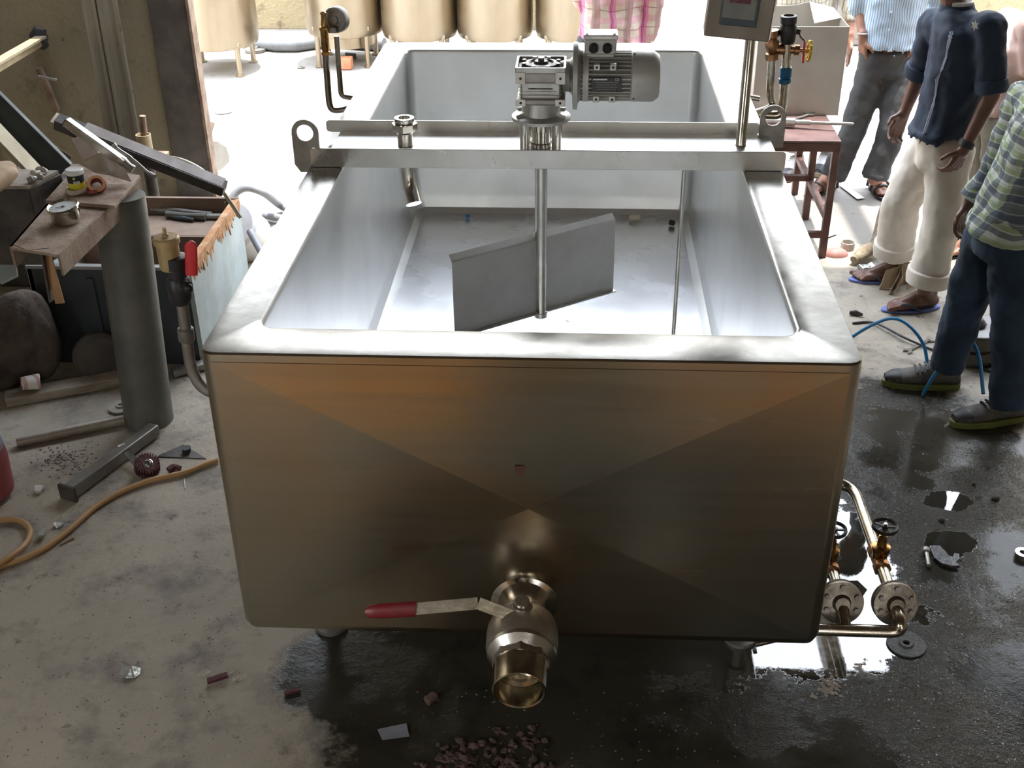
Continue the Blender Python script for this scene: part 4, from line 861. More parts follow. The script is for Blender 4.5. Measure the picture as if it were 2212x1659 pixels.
def wrap_(o, target, off=.003):
    q = o.modifiers.new('on_cloth', 'SHRINKWRAP'); q.target = target; q.wrap_method = 'NEAREST_SURFACEPOINT'; q.wrap_mode = 'OUTSIDE_SURFACE'; q.offset = off; return o
J_ = lambda px, py, y: P(px, py, y=y)
# --- man in navy shirt and rolled cream trousers
y = 5.08
JN = dict(sv=(-.25, -.95, 0), fv=(-.95, .25, 0), look=(-.9, -.35, -.35))
JN['pelvis'] = J_(2035, 318, y); JN['chest'] = J_(2075, 110, y); JN['neck'] = J_(2068, 12, y); JN['head'] = JN['neck'] + V((-.06, 0, .17))
JN['shL'] = J_(2138, 55, 4.90); JN['elL'] = J_(2142, 205, 4.86); JN['wrL'] = J_(2085, 318, 4.84)
JN['shR'] = J_(2018, 48, 5.26); JN['elR'] = J_(1985, 165, 5.34); JN['wrR'] = J_(1955, 240, 5.34)
JN['handL'] = ((-.32, .05, -.95), (-.5, .8, 0), (-.9, -.4, -.2), 1.0, .75); JN['handR'] = ((-.35, -.1, -.95), (.3, -.9, 0), (-.8, -.3, 0), 1.0, .6)
JN['hipR'] = J_(2010, 330, 5.17); JN['knR'] = J_(1945, 435, 5.22); JN['anR'] = J_(1928, 572, 5.27)
JN['hipL'] = J_(2052, 335, 5.0); JN['knL'] = J_(2036, 475, 4.97); JN['anL'] = J_(1998, 628, 4.97)
JN['heelR'] = P(1948, 606, z=0) ; JN['toeR'] = P(1838, 606, z=0); JN['bigR'] = -1
JN['heelL'] = P(2024, 664, z=0); JN['toeL'] = P(1908, 672, z=0); JN['bigL'] = 1
for k in ('heelR', 'toeR', 'heelL', 'toeL'): JN[k] = JN[k] + Z_ * .012
sb = JN['heelR']
navy = stripes('navy_shirt_cloth', (.014, .026, .052), [((0, 0, 1), .004, .5, 0, (.022, .036, .066), .6)])
tN, sv, fv, up = human('person in navy short-sleeved shirt and rolled cream trousers, wearing flip-flops', (1.55, y, 0), JN, skin_d, vox=.005)
cream = M('cream_cotton', (.66, .61, .54), .85, 0, (.58, .53, .46), 5, .08, 60)
sN = shirt_(tN, JN, navy, sv, fv, J_(2030, 275, y), 1.02, {'R': .95, 'L': .93}, hemw=.175, cuff=navy, slr=1.0, collar=navy, disp=.03)
tro = trousers_(tN, JN, cream, sv, fv, J_(2035, 288, y), (.74, .80), (.100, .088, .088), .96, cuff=cream, disp=.034, dscale=.13)
# white inner collar and placket stripe
B().lathe(JN['neck'] - Z_ * .01, Z_, [(.058, 0), (.060, .03), (.055, .034), (.053, 0)], 20, close=True).build('inner_collar', paper, sN)
pk = [J_(2040, 42, 4.92), J_(2028, 70, 4.90), J_(2008, 140, 4.93), J_(1992, 205, 4.95), J_(1985, 281, 4.98)]
for dx_, w_ in ((-.0, .0045), (.014, .0045)):
    wrap_(B().tube([p + V((dx_ + .005, -.03, 0)) for p in pk], w_, 6, bend=.05).build('placket_stripe', M('pale_blue_trim', (.42, .47, .6), .8), sN), sN)
bd = J_(2104, 48, 4.86)
st_ = [(math.cos(PI / 2 + k * PI / 6) * (.016 if k % 2 == 0 else .008), math.sin(PI / 2 + k * PI / 6) * (.022 if k % 2 == 0 else .009)) for k in range(12)]
B().prism(st_, bd + V((-.012, -.055, 0)), V((.8, -.6, 0)).normalized(), Z_, .003).build('chest_badge', paper, sN, smooth=0, label='small white star-like badge')
wd = (JN['elL'] - JN['wrL']).normalized()
B().lathe(JN['wrL'] - wd * .002, wd, [(.030, 0), (.034, .004), (.034, .028), (.030, .032), (.027, .03), (.027, .002)], 20, close=True).build('wristband', rubber, tN, label='black wristband')
ffb = M('blue_foam_sole', (.16, .22, .52), .7, 0, (.12, .16, .42), 9); ffs = M('grey_blue_strap', (.06, .075, .10), .5)
flipflop(tN, JN['heelR'] - Z_ * .012, JN['toeR'] - Z_ * .012, ffb, ffs, -1); flipflop(tN, JN['heelL'] - Z_ * .012, JN['toeL'] - Z_ * .012, ffb, ffs, 1)
# --- man in green and blue plaid shirt, jeans and work shoes (right edge)
y = 4.02
JP = dict(sv=(-.2, -.98, 0), fv=(-.98, .2, 0), look=(-.9, .1, -.35))
JP['pelvis'] = J_(2172, 500, y); JP['chest'] = J_(2272, 270, y); JP['neck'] = J_(2345, 150, y); JP['head'] = JP['neck'] + V((-.06, 0, .17))
JP['shL'] = J_(2330, 200, 3.82); JP['elL'] = J_(2330, 400, 3.85); JP['wrL'] = J_(2260, 520, 3.9)
JP['shR'] = J_(2215, 215, 4.24); JP['elR'] = J_(2150, 370, 4.30); JP['wrR'] = J_(2094, 438, 4.30)
JP['handR'] = ((-.25, .0, -.95), (.6, -.7, 0), (-.7, -.6, 0), 1.0, .8); JP['handL'] = ((-.4, .1, -.9), (.3, -.9, 0), (-.8, -.3, 0), 1.0, .4)
JP['hipR'] = J_(2140, 520, 4.1); JP['knR'] = J_(2086, 650, 4.14); JP['anR'] = J_(2044, 795, 4.17)
JP['hipL'] = J_(2192, 530, 3.93); JP['knL'] = J_(2186, 705, 3.92); JP['anL'] = J_(2178, 872, 3.92)
plaid = stripes('green_blue_plaid', (.50, .55, .50), [((0, 0, 1), .062, .30, .1, (.24, .34, .14), .7), ((.5, .8, 0), .066, .40, .0, (.04, .06, .11), .72), ((0, 0, 1), .062, .34, .5, (.05, .075, .12), .7), ((.5, .8, 0), .066, .12, .55, (.3, .42, .2), .5), ((0, 0, 1), .031, .04, .2, (.8, .82, .78), .8)])
jeans = denim('dark_blue_denim', (.014, .032, .06), (.03, .06, .105))
tP, sv, fv, up = human('person at the right edge in green and blue plaid shirt, jeans and work shoes', (1.65, y, 0), JP, skin_d)
shirt_(tP, JP, plaid, sv, fv, J_(2168, 500, y), 1.03, {'R': 1.85, 'L': 1.85}, hemw=.19, cuff=plaid, slr=1.0, collar=plaid, disp=.03)
trousers_(tP, JP, jeans, sv, fv, J_(2175, 485, y), (1.0, 1.0), (.102, .078, .066), .97, disp=.03)
su = M('grey_brown_suede', (.11, .10, .09), .8, 0, (.07, .062, .055), 12, .2, 90); so = M('olive_rubber_sole', (.13, .14, .03), .6, 0, (.09, .1, .02), 9)
shoe(tP, P(2068, 838, z=.0), P(1908, 830, z=.0), su, so, rubber); shoe(tP, P(2212, 905, z=0), P(2056, 920, z=0), su, so, rubber)
# --- man in pale blue striped shirt and grey jeans
y = 6.5
JS = dict(sv=(.99, .1, 0), fv=(-.1, -.99, 0), look=(-.3, -.9, -.3))
JS['pelvis'] = J_(1915, 130, y); JS['chest'] = J_(1938, 0, y) + Z_ * .06; JS['neck'] = JS['chest'] + V((.01, 0, .22)); JS['head'] = JS['neck'] + V((0, -.04, .17))
JS['shR'] = JS['chest'] + V((-.2, .0, .14)); JS['shL'] = JS['chest'] + V((.2, .02, .14))
JS['elR'] = J_(1858, 12, y + .05); JS['wrR'] = J_(1864, 80, y - .06); JS['elL'] = J_(2030, 15, y + .1); JS['wrL'] = J_(2004, 82, y - .05)
JS['handR'] = ((.15, .1, -1), (.9, .3, 0), (.1, -1, 0), .95, .3); JS['handL'] = ((-.75, -.25, -.45), (0, .6, -.8), (-.3, -.6, .8), .95, .5)
JS['hipR'] = J_(1888, 150, y); JS['knR'] = J_(1846, 275, y - .02); JS['anR'] = J_(1797, 388, y - .05)
JS['hipL'] = J_(1945, 155, y); JS['knL'] = J_(1927, 278, y - .1); JS['anL'] = J_(1888, 388, y - .12)
JS['heelR'] = P(1800, 398, z=.014); JS['toeR'] = P(1752, 408, z=.014); JS['bigR'] = 1
JS['toeR'] = JS['heelR'] + V((-.17, -.16, 0)); JS['heelL'] = P(1888, 396, z=.014); JS['toeL'] = JS['heelL'] + V((.02, -.24, 0)); JS['bigL'] = 1
jg = denim('charcoal_denim', (.055, .055, .058), (.085, .085, .085))
blue = stripes('pale_blue_striped_cloth', (.62, .70, .76), [((.97, -.2, 0), .0125, .42, 0, (.16, .34, .55), .8)])
tS, sv, fv, up = human('person in pale blue striped shirt and charcoal jeans, hands in pockets', (1.7, y, 0), JS, skin, vox=.006)
sS = shirt_(tS, JS, blue, sv, fv, J_(1925, 96, y), .98, {'R': 1.1, 'L': 1.1}, hemw=.18, cuff=stripes('cuff_cloth', (.7, .72, .74), [((.97, 0, 0), .0125, .3, 0, (.35, .45, .6), .6)]), slr=1.2, collar=blue, disp=.02, vox=.012)
for py_ in (26, 64): B().cyl(J_(1928 - py_ * .12, py_, y - .128), J_(1928 - py_ * .12, py_, y - .14), .006, n=12).build('button', paper, sS)
trousers_(tS, JS, jg, sv, fv, J_(1918, 105, y), (.96, .96), (.095, .075, .072), .97, disp=.03)
B().lathe(J_(1864, 74, y - .06), (0, .1, 1), [(.026, 0), (.029, .004), (.026, .008)], 16, close=True).build('bracelet', paper, tS)
sd = M('dark_sandal', (.05, .045, .04), .6)
for S in ('R', 'L'):
    h, e = JS['heel' + S] - Z_ * .014, JS['toe' + S] - Z_ * .014; d = (e - h).normalized(); s_ = Z_.cross(d); L = (e - h).length
    pts = [((L + .03) * (.5 + .5 * math.cos(2 * PI * k / 20)), .052 * math.copysign(abs(math.sin(2 * PI * k / 20)) ** .7, math.sin(2 * PI * k / 20))) for k in range(20)]
    f = B().prism(pts, h - d * .015 + Z_ * .001, d, s_, .013).build('sandal', sd, tS, smooth=0)
    for fr_, r_ in ((.68, .052), (.45, .058), (.12, .05)):
        B().tube([h + d * L * fr_ + s_ * (r_ * math.cos(a)) + Z_ * (.012 + (.05 + .03 * (.68 - fr_) * 2) * math.sin(a)) for a in [PI * k / 8 for k in range(9)]], .008, 8).build('strap', sd, f)
# --- person behind, pink shirt and olive trousers
y = 5.85
JK = dict(sv=(-.1, -.99, 0), fv=(-.99, .1, 0))
JK['pelvis'] = J_(2150, 240, y); JK['chest'] = J_(2198, 95, y); JK['neck'] = J_(2268, 10, y); JK['head'] = JK['neck'] + V((-.04, 0, .17))
JK['shL'] = J_(2235, 55, y - .2); JK['elL'] = J_(2230, 170, y - .2); JK['wrL'] = J_(2215, 250, y - .2); JK['shR'] = J_(2180, 45, y + .2); JK['elR'] = J_(2185, 150, y + .22); JK['wrR'] = J_(2165, 220, y + .22)
for S in 'RL': JK['hand' + S] = ((-.3, 0, -.95), (.3, -.9, 0), (-.8, -.3, 0), 1, .4)
JK['hipR'] = J_(2140, 262, y + .08); JK['knR'] = J_(2122, 375, y + .08); JK['anR'] = J_(2104, 480, y + .05)
JK['hipL'] = J_(2165, 262, y - .1); JK['knL'] = J_(2150, 390, y - .15); JK['anL'] = J_(2098, 510, y - .18)
JK['heelL'] = P(2105, 545, z=.014); JK['toeL'] = P(2045, 548, z=.014); JK['bigL'] = 1
JK['heelR'] = P(2112, 505, z=.014); JK['toeR'] = P(2054, 508, z=.014); JK['bigR'] = -1
tK, sv, fv, up = human('person in plain dusty pink shirt and olive trousers standing behind the navy shirt', (1.95, y, 0), JK, skin, vox=.007)
shirt_(tK, JK, M('dusty_pink_cloth', (.44, .30, .26), .85, 0, (.38, .26, .22), 4), sv, fv, J_(2150, 235, y), 1.0, .95, disp=.02, vox=.014)
trousers_(tK, JK, M('olive_cotton', (.16, .14, .10), .85, 0, (.12, .105, .075), 5), sv, fv, J_(2152, 232, y), (.95, .95), (.095, .075, .066), disp=.03, vox=.014)
for S, bg_ in (('L', 1), ('R', -1)): flipflop(tK, JK['heel' + S] - Z_ * .014, JK['toe' + S] - Z_ * .014, rubber, rubber, bg_)
# --- person behind the steel box: beige checked shirt, pale grey trousers, grey shoes
y = 6.85
JE = dict(sv=(.98, .15, 0), fv=(-.15, -.98, 0))
JE['pelvis'] = J_(1728, 75, y); JE['chest'] = JE['pelvis'] + V((0, 0, .33)); JE['neck'] = JE['chest'] + V((0, 0, .22)); JE['head'] = JE['neck'] + V((0, -.03, .17))
JE['shR'] = JE['chest'] + V((-.19, 0, .14)); JE['shL'] = JE['chest'] + V((.19, 0, .14)); JE['elR'] = JE['shR'] + V((-.06, .05, -.28)); JE['elL'] = JE['shL'] + V((.08, .02, -.27))
JE['wrR'] = JE['elR'] + V((.03, -.1, -.22)); JE['wrL'] = JE['elL'] + V((.0, -.1, -.2))
for S in 'RL': JE['hand' + S] = ((0, -.2, -.95), (0, .8, 0), (0, -1, 0), 1, .4)
JE['hipR'] = JE['pelvis'] + V((-.09, 0, -.04)); JE['hipL'] = JE['pelvis'] + V((.09, 0, -.04)); JE['knR'] = JE['hipR'] + V((0, -.03, -.36)); JE['knL'] = JE['hipL'] + V((.02, -.02, -.36))
JE['anR'] = J_(1725, 325, y + .02); JE['anL'] = J_(1790, 322, y + .1)
tE, sv, fv, up = human('person in beige checked shirt, grey trousers and grey shoes behind the table', (1.33, y, 0), JE, skin, vox=.008)
beige = stripes('beige_checked_cloth', (.66, .58, .44), [((1, 0, 0), .022, .22, 0, (.25, .2, .16), .8), ((0, 0, 1), .06, .12, 0, (.3, .25, .2), .6)])
shirt_(tE, JE, beige, sv, fv, JE['pelvis'] + Z_ * -.06, 1.0, 1.6, disp=.02, vox=.014)
trousers_(tE, JE, M('pale_grey_cotton', (.42, .40, .38), .85, 0, (.36, .34, .32), 5), sv, fv, JE['pelvis'] + Z_ * .06, (.93, .93), (.092, .072, .07), disp=.03, vox=.014)
gs = M('pale_grey_leather', (.46, .45, .44), .5, 0, (.38, .37, .36), 8)
for k in ('anR', 'anL'):
    a = JE[k]; shoe(tE, V((a.x + .02, a.y + .05, 0)), V((a.x - .09, a.y - .19, 0)), gs, M('tan_sole', (.35, .28, .2), .6), gs, .085)
# --- person in pink plaid shirt beyond the vat
y = 6.45
JQ = dict(sv=(.99, -.1, 0), fv=(-.1, -.99, 0))
JQ['pelvis'] = P(1318, 85, y=y); JQ['chest'] = JQ['pelvis'] + V((.0, 0, .32)); JQ['neck'] = JQ['chest'] + V((0, 0, .22)); JQ['head'] = JQ['neck'] + V((0, -.03, .17))
JQ['shR'] = JQ['chest'] + V((-.18, 0, .14)); JQ['shL'] = JQ['chest'] + V((.19, 0, .14)); JQ['elR'] = JQ['shR'] + V((.02, .12, -.26)); JQ['elL'] = P(1412, 20, y=y); JQ['wrR'] = JQ['elR'] + V((.08, .1, -.16)); JQ['wrL'] = P(1396, 95, y=y)
for S in 'RL': JQ['hand' + S] = ((0, -.1, -.98), (0, .8, 0), (0, -1, 0), 1, .4)
JQ['hipR'] = JQ['pelvis'] + V((-.09, 0, -.04)); JQ['hipL'] = JQ['pelvis'] + V((.09, 0, -.04)); JQ['knR'] = JQ['hipR'] + V((0, -.03, -.38)); JQ['knL'] = JQ['hipL'] + V((.02, -.02, -.38))
JQ['anR'] = JQ['knR'] + V((0, .03, -.36)); JQ['anR'].z = .09; JQ['anL'] = JQ['knL'] + V((0, .03, -.36)); JQ['anL'].z = .09
tQ, sv, fv, up = human('person in open pink plaid shirt standing beyond the far end of the vat', (.17, y, 0), JQ, skin, vox=.008)
pk_ = stripes('pink_plaid', (.75, .62, .52), [((1, 0, 0), .085, .42, .12, (.78, .16, .42), .75), ((0, 0, 1), .10, .35, 0, (.75, .3, .42), .5), ((1, 0, 0), .085, .05, .02, (.2, .03, .1), .85), ((1, 0, 0), .085, .03, .93, (.2, .03, .1), .8), ((0, 0, 1), .10, .06, .3, (.3, .08, .14), .6), ((1, 0, 0), .17, .25, .6, (.35, .28, .2), .7)])
shirt_(tQ, JQ, pk_, sv, fv, JQ['pelvis'] - Z_ * .05, .96, 1.95, disp=.03, vox=.013, slr=.95)
trousers_(tQ, JQ, jg, sv, fv, JQ['pelvis'] + Z_ * .05, (.93, .93), (.092, .072, .07), disp=.03, vox=.014)
for k in ('anR', 'anL'):
    a = JQ[k]; shoe(tQ, V((a.x, a.y + .05, 0)), V((a.x - .03, a.y - .2, 0)), gs, rubber, rubber, .08)
# ---------------------------------------------------------------- left side clutter
# strips and tools against the wall
gal = M('galvanised_strip', (.36, .34, .29), .35, .8, (.27, .24, .2), 4, .05, 30, sc=(1, 1, .1))
for i, (xa, xb, lab) in enumerate(((190, 218, 'left one of the two tall grey steel channels leaning on the plaster wall'), (222, 262, 'right one of the two tall grey steel channels leaning on the plaster wall'))):
    a0_ = P(xa, 0, y=6.22); a1_ = P(xb, 0, y=6.22); W_ = (a1_ - a0_).x; bx0 = P(xa + 40, 310, y=6.05)
    bb_ = V((bx0.x, 6.08, .22)); tt_ = V((a0_.x, 6.245, 0)); sl_ = (6.245 - 6.08) / (a0_.z - .22); top_z = 2.6
    b = B(); up_ = V(((a0_.x - bx0.x) / (a0_.z - .22) * .9, sl_ * .45, 1)).normalized(); pr_ = [(0, 0), (.012, -.016), (W_ - .012, -.016), (W_, 0), (W_, -.03), (W_ - .016, -.03), (W_ - .016, -.02), (.016, -.02), (.016, -.03), (0, -.03)]
    b.rings([[bb_ + X_ * x + Y_ * yy + up_ * h for x, yy in pr_] for h in (0, 2.1)])
    chn = solo(b, 'steel_channel', gal, lab, 'channel', 'steel channels on the wall', smooth=0)
    for x0_ in ((.002, W_ - .008) if i else (.002,)):
        B().rings([[bb_ + X_ * x + Y_ * yy + up_ * h for x, yy in ((x0_, -.018), (x0_ + .008, -.018), (x0_ + .008, -.026), (x0_, -.026))] for h in (0, 2.1)]).build('bright_edge_strip', steel_pol, chn, smooth=0)  # polished strips added for the bright highlight lines along the channel edges
cp = lambda x, yy, Y=6.265: P(x, yy, y=Y)
t = thing('bar_clamp', 'rusty T-handled bar clamp hanging against the plaster wall', 'clamp', cp(128, 265))
B().bar(cp(122, 238), cp(92, 165), .034, .034, (0, 1, 0)).cyl(cp(131, 275), cp(120, 232), .014).cyl(cp(94, 170), cp(84, 146), .02, .02).build('clamp_body', rust, t, smooth=30)
B().cyl(cp(83, 165, 6.235), cp(124, 173, 6.235), .008, n=10).build('tee_handle', steel_dull, t)
t = thing('wall_bar', 'pale steel angle bar sticking out from a burnt hole high on the wall', 'bar', P(88, 76, y=6.28))
B().bar(P(-60, 165, y=5.2), P(88, 80, y=6.28), .06, .012).bar(P(-60, 178, y=5.2) , P(88, 90, y=6.28), .006, .05).build('angle_bar', M('pale_angle_bar', (.5, .42, .28), .6, .3, (.4, .33, .22), 6), t, smooth=0)
B().sph(P(85, 82, y=6.3), (.055, .02, .06), 14).jit(.02, 30).build('burnt_hole', rubber, t)
# diagonal bars at the left edge
dg = lambda x, yy, Y=5.0: P(x, yy, y=Y)
solo(B().bar(dg(-60, 190), dg(130, 378), .03, .17, (.3, 0, 1)), 'dark_plank', slate, 'dark wide steel plank slanting down from the left edge', 'plank', bevel=.004)
solo(B().bar(dg(-60, 228, 4.9), dg(82, 378, 4.9), .07, .03, (.3, -.4, 1)), 'angle_iron', M('tan_angle_iron', (.48, .43, .31), .55, .3, (.38, .33, .23), 6), 'tan angle iron slanting below the dark plank', 'angle iron', bevel=.003)
solo(B().tube([dg(45, 292, 5.3), dg(90, 308, 5.3), dg(120, 330, 5.3), dg(150, 352, 5.3)], .009, 8), 'curved_strip', M('tan_strip', (.6, .5, .32), .5, .3), 'thin curved tan strip beside the slanting bars', 'strip')
solo(B().bar(dg(40, 300, 5.33), dg(140, 365, 5.33), .004, .16, (0, 0, 1)), 'rusty_sheet', M('brown_sheet', (.10, .075, .055), .8, .1), 'dark brown sheet hanging under the curved tan strip', 'sheet', smooth=0)
solo(B().b2((-3.25, 5.08, 0), (-2.52, 5.6, .46)), 'tool_chest', darksteel, 'black steel chest in the dark corner behind the slanting bars', 'chest', bevel=.01)
# steel box channel with scrap on it
t = thing('steel_trough', 'dark deep steel trough at the left edge with a dusty top', 'trough', (-2.25, 4.1, .6))
q = [P(-60, 402, z=.98), P(60, 402, z=.98), P(126, 368, z=.98), P(-60, 362, z=.98)]
B().poly3(q, .012).build('dusty_top', M('dusty_plate', (.40, .36, .31), .85, 0, (.3, .26, .22), 9, .3, 40), t, smooth=0)
B().poly3([q[0] - Z_ * .013, q[1] - Z_ * .013, q[2] - Z_ * .013 + X_ * .01, q[3] - Z_ * .013], .30).build('trough_body', darksteel, t, smooth=0, bevel=.004)
for k, (x, yy) in enumerate(((78, 378), (86, 388), (92, 372), (70, 392))):
    solo(B().sph(P(x, yy, z=.985) + Z_ * .008, (.02, .016, .01), 8).jit(.012, 40, k), 'metal_crumb', (paper, steel_dull, dustwhite, steel_dull)[k], ('white crumb on the dusty trough top', 'grey metal crumb beside the white one on the trough', 'pale crumb nearest the trough corner', 'grey crumb at the front edge of the trough')[k], 'crumb', 'crumbs on the trough', smooth=0)
solo(B().chain([P(-30, 385, z=1.02), P(0, 372, z=1.02), P(16, 366, z=1.02)], [.035, .04, .034]).chain([P(-20, 400, z=1.02), P(8, 383, z=1.02), P(20, 376, z=1.02)], [.035, .036, .03]).jit(.006, 20), 'rubber_glove', M('tan_glove', (.5, .37, .24), .75, 0, (.42, .3, .2), 9, .1, 40), 'tan rounded glove fingers on the trough at the left edge', 'glove', remesh=.008, sm=2)
solo(B().bar(P(5, 498, z=.72) , P(20, 605, z=.60), .075, .012, (0, -1, .4)), 'painted_plate', bluegrey, 'pale painted steel plate leaning under the bench at the left edge', 'plate', bevel=.002)
# bench: rusty channel on a fat pipe post
t = thing('channel_bench', 'rusty steel channel bench carried on a fat grey pipe post', 'bench', (-1.66, 3.8, 0))
n0_, n1_, f1_, f0_ = P(20, 533, z=.95), P(123, 550, z=.95), P(300, 383, z=.95), P(158, 375, z=.95)
B().poly3([n0_, n1_, f1_, f0_], .010).build('channel_top', rustplate, t, smooth=0)
dn_ = (f1_ - n1_).normalized(); hn = n1_ - Z_ * .01
for a_, c_, h_ in ((n1_, f1_, .075), (n0_, f0_, .075)):
    sd_ = V((-dn_.y, dn_.x, 0)) * .008 * (1 if a_ is n1_ else -1)
    B().prism([(0, 0), ((c_ - a_).length, 0), ((c_ - a_).length, -h_), (0, -h_)], a_, (c_ - a_).normalized(), Z_, .008).build('channel_flange', rust, t, smooth=0)
B().poly3([P(98, 432, z=.966), P(247, 444, z=.966), P(302, 378, z=.966), P(170, 352, z=.966)], .014).build('mounting_plate', rustplate, t, smooth=0, bevel=.002)
B().poly3([P(30, 528, z=.952), P(82, 500, z=.952), P(105, 535, z=.952), P(60, 540, z=.952)], .003, (0, 0, 1)).jit(.004, 20).build('rust_flake', rustplate, t, smooth=0)
p0, p1 = P(264, 480, y=3.93), P(324, 915, y=3.875); p1.z = 0; p0 = p1 + (p0 - p1) * (.93 / p0.z)
B().lathe(p1, p0 - p1, [(.098, 0), (.095, .01), (.095, (p0 - p1).length), (.085, (p0 - p1).length)], 40).build('pipe_post', bench_pipe, t)
B().bar(P(100, 545, z=.93), P(130, 655, y=3.4), .03, .006, (0, -1, 0)).build('hanging_angle', M('orange_rust_angle', (.45, .26, .13), .7, .2), t, smooth=0)
B().bar(P(96, 548, z=.93) - X_ * .004, P(124, 650, y=3.4) - X_ * .02, .006, .03, (0, -1, 0)).build('hanging_angle', darksteel, t, smooth=0)
# gauge, jar, roll on the bench
gcn = P(146, 478, z=.952); t = thing('pressure_gauge', 'round chrome pressure gauge lying face up on the rusty bench', 'gauge', gcn)
gd_ = V((-.06, -.12, 1)).normalized()
B().lathe(gcn + Z_ * .004, gd_, [(.045, 0), (.049, .004), (.049, .042), (.054, .046), (.055, .054), (.051, .058), (.047, .052), (.02, .046)], 40).build('gauge_case', M('chrome', (.72, .7, .66), .1, 1), t)
fz = gcn + Z_ * .004 + gd_ * .050
B().lathe(fz, gd_, [(.046, 0), (.046, .0015)], 36).build('gauge_face', M('gauge_dial', (.66, .70, .72), .3, 0, (.6, .64, .66), 9), t)
nz = fz + gd_ * .003; B().bar(nz + V((-.022, -.012, 0)), nz + V((.008, .004, 0)), .003, .001).cyl(nz, nz + gd_ * .002, .004).build('needle', inkm, t, smooth=0)
for k in range(11):
    a = math.radians(-45 + 27 * k); u_ = V((math.cos(a), math.sin(a), 0)); B().bar(fz + gd_ * .002 + u_ * .033, fz + gd_ * .002 + u_ * .040, .0016, .0008).build('dial_mark', inkm, t, smooth=0)
jc = P(169, 412, z=.97); t = thing('thread_jar', 'small jar with white lid and black and yellow label on the bench', 'jar', jc)
B().lathe(jc, Z_, [(.026, .006), (.0285, .009), (.0285, .038)], 32).build('jar_body', yellowp, t)
B().lathe(jc, Z_, [(.0288, .036), (.0290, .038), (.0290, .066)], 32).build('black_label_band', blackp, t)
B().lathe(jc, Z_, [(.030, .064), (.0315, .066), (.0315, .080), (.028, .083)], 32).build('lid', whitem, t)
lb_ = B().box(jc + V((.013, -.0275, .040)), (.022, .002, .010), (V((.9, .42, 0)).normalized(), V((-.42, .9, 0)).normalized(), Z_)).build('white_label', whitem, t, smooth=0)
text('MYL', 'label_text', inkm, lb_, jc + V((.0135, -.0288, .040)), (.9, .42, 0), Z_, .009)
B().cyl(jc + V((.006, -.0285, .055)), jc + V((.006, -.0297, .055)), .0045, n=14).build('label_dot', yellowp, t)
solo(B().lathe(jc + V((0, -.002, .0)), Z_, [(.028, .0), (.040, .001), (.043, .009), (.038, .016), (.0305, .014)], 32, close=True).jit(.006, 30), 'rag_ring', M('stained_rope', (.62, .55, .45), .9, 0, (.5, .42, .32), 20, .4, 60), 'pale rag ring rolled around the foot of the jar', 'rag')
rc = P(211, 412, z=.97); rd = V((.35, -.75, .62)).normalized(); t = thing('tape_roll', 'small dark red roll with orange rim lying beside the jar', 'roll', rc)
B().lathe(rc + Z_ * .022 - rd * .02, rd, [(.018, 0), (.029, .0), (.033, .012), (.031, .03), (.028, .034), (.019, .033)], 28, close=True).jit(.003, 30).build('roll_body', M('dark_red_roll', (.28, .04, .05), .5, 0, (.18, .02, .03), 20), t)
B().lathe(rc + Z_ * .022 + rd * .012, rd, [(.021, 0), (.031, 0), (.031, .004), (.021, .004)], 28, close=True).build('roll_rim', M('orange_rim', (.8, .42, .2), .5), t)
B().tube([rc + V((-.03, -.01, .01)), rc + V((-.02, -.03, .006)), rc + V((.01, -.03, .006))], .008, 8, bend=.01).build('wrap_tail', M('dark_red_roll', (.2, .03, .04), .5), t)
# bent sheet, square tube, long beams over the bench
sm_ = M('bent_sheet_steel', (.50, .47, .43), .45, .6, (.38, .34, .3), 8, .2, 30)
solo(B().rings([[P(x, yy, y=Y) for x, yy, Y in r] for r in ([(160, 352, 3.95), (215, 338, 4.0), (262, 372, 4.05), (288, 390, 4.05)], [(160, 355, 3.95), (215, 342, 4.0), (258, 380, 4.05), (284, 394, 4.05)])], False), 'sheet_offcut', sm_, 'thin edge of bent sheet steel above the jar', 'offcut', smooth=0) if 0 else None
b = B().poly3([P(170, 352, z=1.02), P(222, 338, z=1.06), P(240, 378, z=1.0), P(205, 372, z=.99)], .003)
b.poly3([P(222, 338, z=1.06), P(268, 362, z=1.03), P(284, 392, z=.985), P(240, 378, z=1.0)], .003)
solo(b, 'bent_sheet', sm_, 'bent piece of sheet steel folded like a tent behind the red roll', 'sheet', smooth=0)
solo(B().poly3([P(155, 300, y=4.15), P(178, 292, y=4.15), P(215, 330, y=4.15), P(180, 345, y=4.15)], .003, (0, 1, 0)), 'sheet_offcut', M('pinkish_offcut', (.45, .38, .35), .5, .4), 'flat pinkish steel offcut leaning under the square tube', 'offcut', smooth=0)
a_, c_ = P(142, 262, y=4.02), P(268, 352, y=4.0)
t = thing('square_tube', 'bright square steel tube propped over the bench clutter', 'tube', c_)
B().bar(a_, c_, .032, .032).build('tube_body', M('bright_square_tube', (.6, .57, .52), .28, .9, (.5, .46, .4), 6), t, bevel=.003)
B().bar(a_ - (c_ - a_).normalized() * .001, a_ - (c_ - a_).normalized() * .003, .026, .026).build('tube_mouth', rubber, t, smooth=0)
B().lathe(c_, c_ - a_, [(.018, -.02), (.019, .0), (.014, .02), (.016, .04)], 12).build('tube_end_fitting', steel_dull, t)
a_, c_ = P(122, 262, y=4.35), P(486, 408, y=4.35); u_ = V((.2, -.35, 1))
t = thing('steel_beam', 'long dark steel beam slanting over the bench towards the vat', 'beam', a_)
B().bar(a_, c_, .055, .045, u_).build('beam_body', darksteel, t, bevel=.003)
dd = (c_ - a_).normalized(); B().bar(a_ + dd * .12 + V((0, 0, .027)), c_ - dd * .002 + V((0, 0, .0245)), .052, .004, u_).build('beam_top', M('worn_beam_top', (.26, .23, .21), .5, .4, (.18, .15, .13), 8), t, smooth=0)
